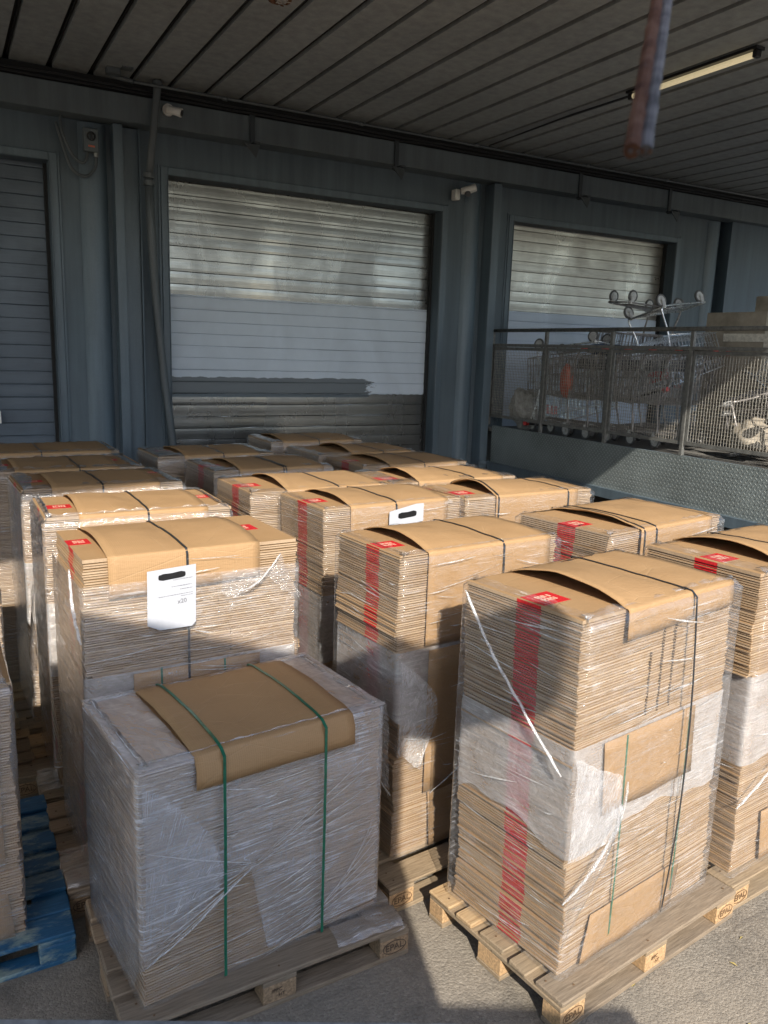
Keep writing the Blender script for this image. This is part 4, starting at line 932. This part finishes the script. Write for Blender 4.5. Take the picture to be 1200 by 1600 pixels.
# paper sheets under the film (a part of their stack)
def paper(stk, sp, x, y, wd, ht, big):
    L, D, H = sp['L'], sp['D'], sp['top']-.145
    z1 = H-.068 if big else H-.005
    mb = MB()
    if big: out = [(x, z1), (x+wd, z1+.012), (x+wd*.985, z1-ht*.93), (x+wd*.90, z1-ht), (x+wd*.24, z1-ht), (x-.004, z1-ht*.90)]
    else: out = [(x, z1-.035), (x+wd*.78, z1+.0), (x+wd, z1+.0), (x+wd, z1-ht*.85), (x+wd*.45, z1-ht*1.04), (x, z1-ht)]
    mb.v = [(a, y, b) for a, b in out]+[(a, y+.001, b) for a, b in out]; n = len(out)
    mb.f = [tuple(reversed(range(n))), tuple(range(n, 2*n))]+[(i, (i+1) % n, n+(i+1) % n, n+i) for i in range(n)]; mb.m = [0]*len(mb.f)
    if big:
        r2 = random.Random(4)
        for (zz, a, b) in ((.205, .52, .93), (.315, .48, .92), (.375, .66, .92), (.455, .22, .92), (.49, .68, .92)):
            q = a
            while q < b:
                w_ = r2.uniform(.015, .05); mb.box(x+wd*q, x+wd*min(b, q+w_), y-.0014, y-.0008, z1-ht*zz-.0016+.012*q, z1-ht*zz+.0016+.012*q, m=1); q += w_+.012
    po = mb.build('paper_label', [MT['paper'], MT['grey_ink']], stk)
    cx, cz = (x+wd*.5, z1-ht*.11) if big else (x+wd*.52, z1-ht*.48); hw, hh = (wd*.28, ht*.052) if big else (wd*.27, ht*.14)
    sl = .06
    pts = []
    for i in range(20):
        a = 2*math.pi*i/20; c_, s_ = math.cos(a), math.sin(a)
        px = hw*(abs(c_)**.35)*(1 if c_ > 0 else -1); pz = hh*(abs(s_)**.45)*(1 if s_ > 0 else -1)
        pts.append((cx+px*(1+.05*nz(i, 1, 2)), cz+pz*(1+.25*nz(i*.9, 3, 2))+sl*px))
    mb2 = MB(); mb2.v = [(a, y-.0012, b) for a, b in pts]; mb2.f = [tuple(range(20))]; mb2.m = [0]; mb2.build('redaction_bar', MT['ink'], po)  # redaction bar drawn as a flat black shape over the label
    if big:
        text_mesh('x20', .028, 'handwriting', MT['grey_ink'], po, Matrix.Translation((x+wd*.70, y-.001, z1-ht*.55)) @ Matrix.Rotation(R(90), 4, 'X') @ Matrix.Rotation(R(4), 4, 'Z'))
for sp in SP:
    if 'paper' in sp: paper(STK[sp['id']], sp, *sp['paper'])

# pallets under the stacks: offset of the pallet corner from the stack corner
PL = [('F', .42, 2.535, 1.2, 'old', 'weathered pallet under the low film wrapped stack, stamped PAL on its corner block'),
      ('R0', 1.92, 1.925, 7.2, 'worn', 'pallet with grey weathered front board under the nearest tall stack on the right'),
      ('R1', 3.12, 2.10, 5, 'new', 'fresh yellow pine pallet under the stack cut off by the right edge'),
      ('M1', 1.655, 2.80, 6, 'new', 'yellow pine pallet corner between the low wrapped stack and the nearest tall one'),
      ('L1', .35, 3.41, 1, 'old', 'brown pallet with film draped over its boards under the paper labelled stack'),
      ('L2', .325, 4.26, 0, 'new', 'pale pallet under the second stack of the left column beside the blue pallet'),
      ('L3', .30, 5.15, 1, 'new', 'pale pallet in sun under the left column stack with shaded top')]
for k, lb in (('M2', 'pallet under the carton stack with the small white label'), ('M3', 'pallet under the sunlit stack behind the small labelled one'), ('M4', 'pallet under the fourth stack of the middle column'),
              ('M5', 'pallet under the last stack of the middle column'), ('R2', 'pallet under the stack with two black straps side by side'), ('R3', 'pallet under the stack with the curled left corner'),
              ('R4', 'pallet under the last sunlit stack on the right'), ('R5', 'pallet under the first shaded stack on the right'), ('R6', 'pallet under the shaded stack second from the main shutter'),
              ('R7', 'pallet under the farthest stack before the main shutter'), ('L4', 'pallet under the second stack from the left shutter'), ('L5', 'pallet under the stack nearest the left shutter')):
    s_ = next(q for q in SP if q['id'] == k); PL.append((k, s_['x']-.09, s_['y']-.07, s_['yaw'], 'new', lb))
for a in PL: pallet(*a[1:])

# blue pallet and its stack at the left edge
bp = empty('blue_pallet', (-.455, 3.155, 0), 0, 'blue painted worn wooden pallet at the left edge', 'pallet', 'wooden pallets under the carton stacks')
d = MB(); y = 0
for i, (wd, gp) in enumerate(((.145, .008), (.10, .055), (.145, .03), (.12, .05), (.145, .05), (.12, .05), (.145, 0))):
    d.box(rnd.uniform(-.004, .004), .8+rnd.uniform(-.006, .006), y, y+wd, .122, .144+rnd.uniform(-.002, .001), jit=.002); y += wd+gp
YB = y
d.build('deck', MT['wood_blue'], bp, bevel=.004)
d = MB()
for x in (0, .33, .655): d.box(x, x+.145, .002, YB-.002, .10, .1215, jit=.001)
d.build('cross_boards', MT['wood_blue'], bp, bevel=.004)
for x in (0, .33, .655):
    for yy in (0, YB/2-.07, YB-.145): MB().box(x+.001, x+.144, yy, yy+.145, .0225, .0995, jit=.001).build('block', MT['wood_blue'], bp, bevel=.006)
for yy in (0, YB/2-.05, YB-.10): MB().box(0, .8, yy+.001, yy+.10, 0, .022, jit=.001).build('skid', MT['wood_blue'], bp, bevel=.004)
pallet(-.86, 4.55, 0, 'new', 'pale sunlit pallet just behind the blue one at the left edge')
STK['A'] = stack(dict(id='A', x=-.83, y=3.225, yaw=1, L=.985, D=.6, top=1.25, seed=51, hi=1, cuts=[.42, .8], label='carton stack on the blue pallet, cut off by the left edge', red=None,
  cover=dict(x0=.1, x1=.93, drop=.78, ll=.02, lr=.01, strap=.5, flare=.2), straps=[(.5, 'black', .2)], flaps=[(.3, .93, .15, .36, .02)], film=[(.146, 1.23, 'mid', .03, 0)], amp=1.2))
STK['A2'] = stack(dict(id='A2', x=-.80, y=4.62, yaw=0, L=1.0, D=.6, top=1.25, seed=52, hi=0, cuts=[.62], label='carton stack behind the blue pallet, out past the left edge', red=None,
  cover=dict(x0=.1, x1=.93, drop=.3, ll=.02, lr=.01, strap=.5, flare=.2), straps=[(.5, 'black', .2)], film=[(.146, 1.23, 'mid', .03, 0)]))

# film lying over the pallet boards beside the left stacks
def floorfilm(x0, x1, y0, y1, z, sd_, label, name='film_scrap', dip=0):
    P = []; U = []
    for i in range(25):
        row = []; ur = []
        for j in range(25):
            x = x0+(x1-x0)*i/24; y = y0+(y1-y0)*j/24
            e = .02*nz(x*6, y*6, sd_)
            row.append((x+e, y-e, z+.012+.02*abs(nz(x*9, y*9, sd_))+.012*abs(nz(x*22+y*9, y*20, sd_+3))-(dip*max(0, (3-j)/3) if dip else 0))); ur.append((x, y*.7))
        P.append(row); U.append(ur)
    mb = MB(); mb.grid(P, uvf=U); return tag(mb.build(name, MT['film_mid'], None, smooth=True), label, 'plastic film')
floorfilm(.345, .50, 3.42, 3.72, .146, 3, 'shiny film lying over the front boards of the brown left pallet', dip=.06)
floorfilm(.33, .44, 4.30, 4.56, .146, 6, 'crumpled shiny film lying on the pale left pallet boards')
floorfilm(1.28, 1.59, 2.56, 2.82, .146, 9, 'clear film stretched over the right corner of the weathered front pallet', dip=.03)

# ------------------------------------------------------------------ shopping carts
def wheel(parent, c, ax, r=.074):
    wb = MB(); wb.torus(c, ax, r-.014, .014, 18, 6); wo = wb.build('wheel', MT['rubber'], parent, smooth=True)
    h = MB(); h.disc(c, ax, r-.020, .016, 14); h.disc(c, ax, .014, .03, 8); h.build('hub', MT['hub'], wo)
def make_cart(wire, hmat, endm, label, endm_red=False):
    root = empty('shopping_cart', (0, 0, 0), 0, label, 'shopping cart', 'discarded shopping carts on the dock')
    b = MB(); Lr, Lf = 0, .88
    def wid(x): return .27-.055*x/.88
    def zb(x): return .46+.05*x/.88
    def zt(x): return 1.0-.10*x/.88
    n = 16
    for i in range(n+1):
        x = Lf*i/n
        for s in (-1, 1): b.tube([(x*.97+.01, s*wid(x)*.9, zb(x)), (x, s*wid(x), zt(x))], .0046, 4, cap=False)
    for k in range(5):
        t = k/4; r = .006 if k in (0, 4) else .0038
        b.tube([(0, -wid(0)*(.9+.1*t), zb(0)+(zt(0)-zb(0))*t), (Lf, -wid(Lf)*(.9+.1*t), zb(Lf)+(zt(Lf)-zb(Lf))*t), (Lf, wid(Lf)*(.9+.1*t), zb(Lf)+(zt(Lf)-zb(Lf))*t), (0, wid(0)*(.9+.1*t), zb(0)+(zt(0)-zb(0))*t)], r, 4, cap=False)
    for i in range(14):
        s = -1+2*i/13
        b.tube([(Lf*.97, s*wid(Lf)*.9, zb(Lf)), (Lf, s*wid(Lf), zt(Lf))], .0026, 4, cap=False)
        b.tube([(0, s*wid(0)*.9, zb(0)), (Lf*.97, s*wid(Lf)*.9, zb(Lf))], .0026, 4, cap=False)
        b.tube([(.02, s*wid(0)*.9, zb(0)), (.06, s*wid(0), zt(0)-.05)], .0026, 4, cap=False)
    for i in range(10): x = Lf*i/9; b.tube([(x, -wid(x)*.9, zb(x)), (x, wid(x)*.9, zb(x))], .0026, 4, cap=False)
    for s in (-1, 1): b.tube([(0, s*wid(0), zt(0)), (Lf, s*wid(Lf), zt(Lf))], .006, 6)
    b.tube([(Lf, -wid(Lf), zt(Lf)), (Lf, wid(Lf), zt(Lf))], .006, 6)
    b.build('basket', wire, root)
    f = MB()
    for s in (-1, 1):
        f.tube(spline([(-.13, s*.25, 1.03), (-.05, s*.26, .98), (.03, s*.25, .80), (.10, s*.23, .45), (.06, s*.245, .22), (.08, s*.25, .15), (.30, s*.235, .14), (.84, s*.16, .15)], 5), .011, 7)
        f.tube([(.10, s*.23, .45), (.80, s*.19, .50)], .009, 6)
    f.tube([(.84, -.16, .15), (.84, .16, .15)], .011, 7); f.tube([(.08, -.25, .15), (.08, .25, .15)], .011, 7)
    for i in range(7): y = -.2+.4*i/6; f.tube([(.10, y, .155), (.82, y*.7, .165)], .0035, 5)
    f.build('chassis', wire, root, smooth=True)
    sf = MB(); sf.box(.065, .071, -.15, .15, .80, .92); sf.build('seat_flap', MT['redp'] if endm_red else hmat, root, bevel=.003)
    h = MB(); h.tube([(-.13, -.22, 1.03), (-.13, .22, 1.03)], .015, 9); ho = h.build('handle', hmat, root, smooth=True)
    for s in (-1, 1):
        e = MB(); e.tube([(-.13, s*.225, 1.03), (-.13, s*.285, 1.03)], .027, 10); e.build('handle_end', endm, ho)
    for (x, y) in ((.10, -.245), (.10, .245), (.80, -.155), (.80, .155)):
        k = MB(); k.tube([(x, y, .165), (x, y, .125)], .022, 10); k.box(x-.034, x+.012, y-.024, y-.019, .06, .14); k.box(x-.034, x+.012, y+.019, y+.024, .06, .14); k.build('caster_fork', MT['hub'], root)
        wheel(root, (x-.024, y, .074), (0, 1, 0))
    return root
cartA = make_cart(MT['chrome_old'], MT['blackp'], MT['redp'], 'x'); cartB = make_cart(MT['chrome'], MT['blackp'], MT['redp'], 'x', True)
ucart = set()
def cart(src, loc, rot, label):
    o = src if src not in ucart else copy_tree(src); ucart.add(src)
    o.rotation_euler = tuple(R(a) for a in rot); o.location = loc; o['label'] = label
DZ = 1.632
cart(cartA, (6.74, 7.22, DZ), (0, 0, 92), 'dull upright shopping cart, leading one of the nested row at its shutter end')
for i, lb in enumerate(('second upright shopping cart from the shutter end of the nested row', 'third upright shopping cart from the shutter end of the nested row', 'fourth upright shopping cart from the shutter end of the nested row', 'last upright shopping cart of the nested row, nearest the tipped cart')):
    cart(cartA, (6.76+.01*i, 6.90-.34*i, DZ+.006*i), (0, 0, 91-i), lb)
cart(cartA, (7.55, 6.3, DZ), (0, 0, 93), 'dull upright shopping cart against the torn carton behind the nested row')
cart(cartB, (6.83, 6.66, 3.20), (166, -9, 0), 'bright upside down shopping cart lying across the row, three large wheels in the air')
cart(cartA, (7.97, 7.25, 3.30), (178, -5, 180), 'dull upside down shopping cart farther back, small wheels in front of the right shutter')
cart(cartB, (7.15, 5.35, 2.72), (112, 24, 12), 'bright shopping cart on its side atop the pile, wire base towards the yard')
cart(cartA, (6.62, 5.15, DZ+.28), (74, 6, 70), 'dull shopping cart toppled against the mesh below the bright ones')
cart(cartB, (6.72, 8.05, 2.74), (174, -10, -74), 'bright upside down shopping cart pressed down onto the shutter end of the nested row')
cart(cartB, (7.5, 5.0, 2.35), (100, -18, 40), 'bright shopping cart jammed on its side between the pile and the low carton')
cart(cartA, (6.6, 4.6, DZ+.26), (80, 0, 78), 'dull shopping cart toppled onto the deck in the sun behind the mesh')
cart(cartA, (7.5, 4.2, DZ), (0, 0, 100), 'dull upright shopping cart in the sun behind the tipped one')
cart(cartA, (6.62, 3.75, DZ+.27), (84, 0, 95), 'dull shopping cart toppled at the right edge close to the mesh')
cart(cartB, (7.0, 4.05, DZ+.30), (88, 0, 100), 'tipped shopping cart with red handle ends lying at the right behind the railing')
cart(cartA, (7.25, 3.5, DZ), (0, 0, 86), 'dull shopping cart at the right edge behind the railing')
# cloth, bags and rubbish among the carts
def lump(name, c, r, mat, label, cat, sd_, sq=(1, 1, .7), n=14):
    mb = MB(); P = []
    for i in range(n+1):
        th = math.pi*i/n; row = []
        for j in range(2*n+1):
            ph = 2*math.pi*(j % (2*n))/(2*n); d = Vector((math.sin(th)*math.cos(ph), math.sin(th)*math.sin(ph), math.cos(th)))
            q = r*(1+.35*noise.noise(d*1.8+Vector((sd_, 0, 0)))+.16*noise.noise(d*5+Vector((0, sd_, 0))))
            row.append((c[0]+d.x*q*sq[0], c[1]+d.y*q*sq[1], c[2]+d.z*q*sq[2]))
        P.append(row)
    mb.grid(P); return tag(mb.build(name, mat, None, smooth=True), label, cat)
lump('cloth', (6.72, 7.0, 2.66), .16, MT['bluecloth'], 'dark blue cloth draped on top of the nested carts', 'cloth', 2, (.8, 1.7, .4))
lump('plastic_bag', (6.55, 8.12, 1.9), .24, MT['dirt'], 'crumpled grey plastic bag at the far end of the cart row', 'bag', 5, (.8, 1, 1))
lump('plastic_scrap', (6.50, 7.35, 2.3), .12, MT['orangep'], 'faded orange plastic scrap hanging in the carts', 'scrap', 8, (.5, .8, 1.5))
lump('rubbish_bag', (6.9, 5.1, 1.85), .2, MT['aged'], 'dusty bag lying under the upside down carts', 'bag', 11, (1, 1.2, .9))

# big battered cartons at the right end of the dock
def carton(name, x0, x1, y0, y1, z0, z1, label, yaw=0, torn=False):
    root = empty(name, ((x0+x1)/2, (y0+y1)/2, z0), R(yaw), label, 'cardboard box'); hx, hy, h = (x1-x0)/2, (y1-y0)/2, z1-z0
    mb = MB(); n = 8; P = []
    for i in range(n+1):
        z = h*i/n; row = []
        for (a, b, c, d) in ((-hx, -hy, hx, -hy), (hx, -hy, hx, hy), (hx, hy, -hx, hy), (-hx, hy, -hx, -hy)):
            for k in range(8):
                t = k/8; x = a+(c-a)*t; y = b+(d-b)*t; q = .012*math.sin(math.pi*t)*(1+nz(x*3, y*3, z*3)); nn = Vector((b-d, c-a, 0)).normalized()
                row.append((x-nn.x*q, y-nn.y*q, z))
        row.append(row[0]); P.append(row)
    mb.grid(P); mb.quad((-hx, -hy, h), (hx, -hy, h), (hx, hy, h), (-hx, hy, h)); mb.build('carton_body', MT['aged'], root)
    if torn:
        t = MB(); P = []
        for i in range(25):
            u = -hx+2*hx*i/24; P.append([(u, -hy-.012, h-.10+.03*nz(u*7, 1, 2)), (u, -hy-.02, h+.0), (u+.02*nz(u*5, 2, 2), -hy+.03, h+.03+.04*abs(nz(u*8, 3, 1)))])
        t.grid(P); t.build('torn_rim', plain('torn_board', (.44, .36, .27), .8), root)
        tp = MB(); tp.box(-hx-.014, -hx-.012, -hy*.7, -hy*.5, .3*h, h); tp.box(-hx-.015, -hx-.0135, -hy, hy*.5, h*.78, h*.84); tp.build('tape', plain('clear_tape', (.62, .58, .5), .25), root)
    else:
        tp = MB(); tp.box(-hx+.05, -hx+.25, -hy-.015, -hy-.0135, h*.55, h*.8); tp.build('sticker', MT['paper'], root)
    return root
carton('torn_carton', 8.05, 9.2, 5.75, 6.75, DZ, 3.13, 'big battered carton with torn rim at the right end of the dock', 6, True)
carton('small_carton', 8.45, 9.1, 5.85, 6.4, 3.135, 3.33, 'small closed carton with white sticker on top of the torn carton', 4)
carton('low_carton', 7.75, 8.6, 4.5, 5.3, DZ, 2.35, 'low brown carton standing behind the tipped cart', -8)
f = MB(); f.tube([(7.55, 4.95, 2.85), (7.9, 4.75, 3.0), (8.3, 4.5, 3.12)], .07, 12); thing_mesh(f, 'rolled_sheet', MT['dirt'], 'grey rolled up sheet leaning on the low carton at the right edge', 'roll', smooth=True)

# ------------------------------------------------------------------ near things: ledge, hanging bar, lorry behind the camera
CP = Vector((0, 0, HCAM))
def ray(u, v): return fw+rt*(u-600)/FPX-up*(v-800)/FPX
e0 = CP+1.4*ray(-500, 1588); e1 = CP+1.4*ray(720, 1599.5)
lg = MB(); dn = Vector((0, 0, -1)); bk = -Vector((fw.x, fw.y, 0)).normalized()
n = 40; P = []
for i in range(n+1):
    p = e0.lerp(e1, i/n)+Vector((0, 0, .0012*nz(i*.8, 0, 0))); P.append([tuple(p+dn*.06), tuple(p), tuple(p+bk*.035), tuple(p+bk*.035+dn*.06)])
lg.grid(P); thing_mesh(lg, 'metal_ledge', galv('scuffed_ledge', (.34, .33, .32), .2, .6), 'scuffed grey metal ledge along the bottom edge of the photo', 'ledge')
b0 = CP+.66*ray(998, 236); b1 = CP+.90*ray(1036, -5); dr = (b1-b0).normalized()
hb = MB(); sd2 = rt*.0058
for m_, off, rad in ((0, -sd2, .0070), (1, sd2*.95, .0058)):
    pts = [b0+off+dr*(.40*i/24)+rt*(.0009*nz(i*.9, m_*5, 0))+Vector((.001*nz(i*.7, 2, m_), 0, 0)) for i in range(25)]
    hb.tube(pts, [rad*(1+.16*nz(i*1.1, m_*9, 4)) for i in range(25)], 9, m=m_)
pe = b0+dr*.40; hb.tube([pe-dr*.01, pe+Vector((0, .02, .05)), Vector((pe.x+.01, pe.y+.08, 5.01))], .0018, 5)
for i in range(7): hb.tube([b0+rt*(-.010+.0032*i)+dr*.008, b0+rt*(-.010+.0032*i+.0015*nz(i, 3, 3))-dr*(.001+.004*abs(nz(i*1.7, 1, 5)))], .002, 5, m=i % 2)
ho = thing_mesh(hb, 'hanging_bar', [MT['rust'], plain('worn_grey_steel', (.13, .115, .11), .85, var=.6, scale=45)], 'rusty double steel strip hanging down close to the camera at upper right', 'bar')
# unseen lorry read from its shadow; panels cut to shade the front left stacks
MT['lorry'] = plain('lorry_panel', (.66, .66, .65), .5, var=.08)  # pale so the rear wall bounces some light back onto the stacks
th = -math.atan(.53)
ly = empty('lorry', (-.30, -.38, 0), th, 'grey box lorry unseen behind the camera, panels cut to shade the front stacks', 'lorry')
def lx(x): return (x+.30)/math.cos(th)
b = MB(); b.box(lx(-.95), lx(.66), -.15, -.05, .45, 4.09); b.box(lx(-.95), lx(-.90), -3.0, -.1505, .45, 4.0); b.build('rear_wall', MT['lorry'], ly)
MB().box(lx(.66)+.001, lx(1.02), -.15, -.05, 3.66, 4.08).build('header', MT['lorry'], ly)
MB().box(lx(.66)+.001, lx(1.33), -.15, -.05, .45, 2.30).build('tailboard', MT['lorry'], ly)
MB().box(lx(-.95), lx(1.33), -3.0, -.151, .85, 1.0).build('cargo_floor', MT['lorry'], ly)
for xx in (lx(-.7), lx(1.0)):
    k = MB(); k.torus((xx, -1.6, .45), (1, 0, 0), .33, .12, 24, 8); ko = k.build('wheel', MT['rubber'], ly, smooth=True)
    k = MB(); k.disc((xx, -1.6, .45), (1, 0, 0), .24, .16, 18); k.build('rim', MT['hub'], ko)

# unseen warehouses added to block low sky and shape the shutter reflections
def shed(x0, x1, y0, y1, h, label, cat='building'):
    root = empty('added_warehouse', ((x0+x1)/2, y1, 0), 0, label, cat); hx = (x1-x0)/2; d = y1-y0
    wb = MB(); wb.box(-hx, hx, -d, 0, 0, h); wb.build('wall', plain('shed_cladding', (.30, .30, .29), .6, var=.12, scale=1), root)
    rb = MB(); rb.box(-hx-.2, hx+.2, -d-.2, .2, h+.001, h+.35); rb.build('roof', MT['lorry'], root)
    for i in range(int(hx*2/7)):
        xx = -hx+3.5+7*i
        MB().box(xx-1.6, xx+1.6, .001, .08, 0, 3.6).build('shutter', MT['shutter_left'], root)
        MB().box(xx-1.2, xx+1.2, .001, .06, 4.0, 4.9).build('window', MT['blackp'], root)
shed(-46, 13.5, -44, -26, 5.5, 'added grey warehouse unseen behind the camera, left block against the low sky')
shed(25, 62, -44, -26, 5.5, 'added grey warehouse unseen behind the camera, right block against the low sky')
# litter on the asphalt
rr = random.Random(5)
lf = MB()
for i in range(9):
    x, y, a = rr.uniform(1.95, 3.4), rr.uniform(1.5, 2.0), rr.uniform(0, 6.28); l_ = rr.uniform(.008, .02); c_, s_ = math.cos(a), math.sin(a)
    lf.quad((x-c_*l_, y-s_*l_, .004), (x+s_*l_*.35, y-c_*l_*.35, .009), (x+c_*l_, y+s_*l_, .005), (x-s_*l_*.35, y+c_*l_*.35, .008))
tag(lf.build('dry_leaves', MT['leaf']), 'scattered dry yellow leaf bits on the sunlit asphalt', 'leaves', kind='stuff')
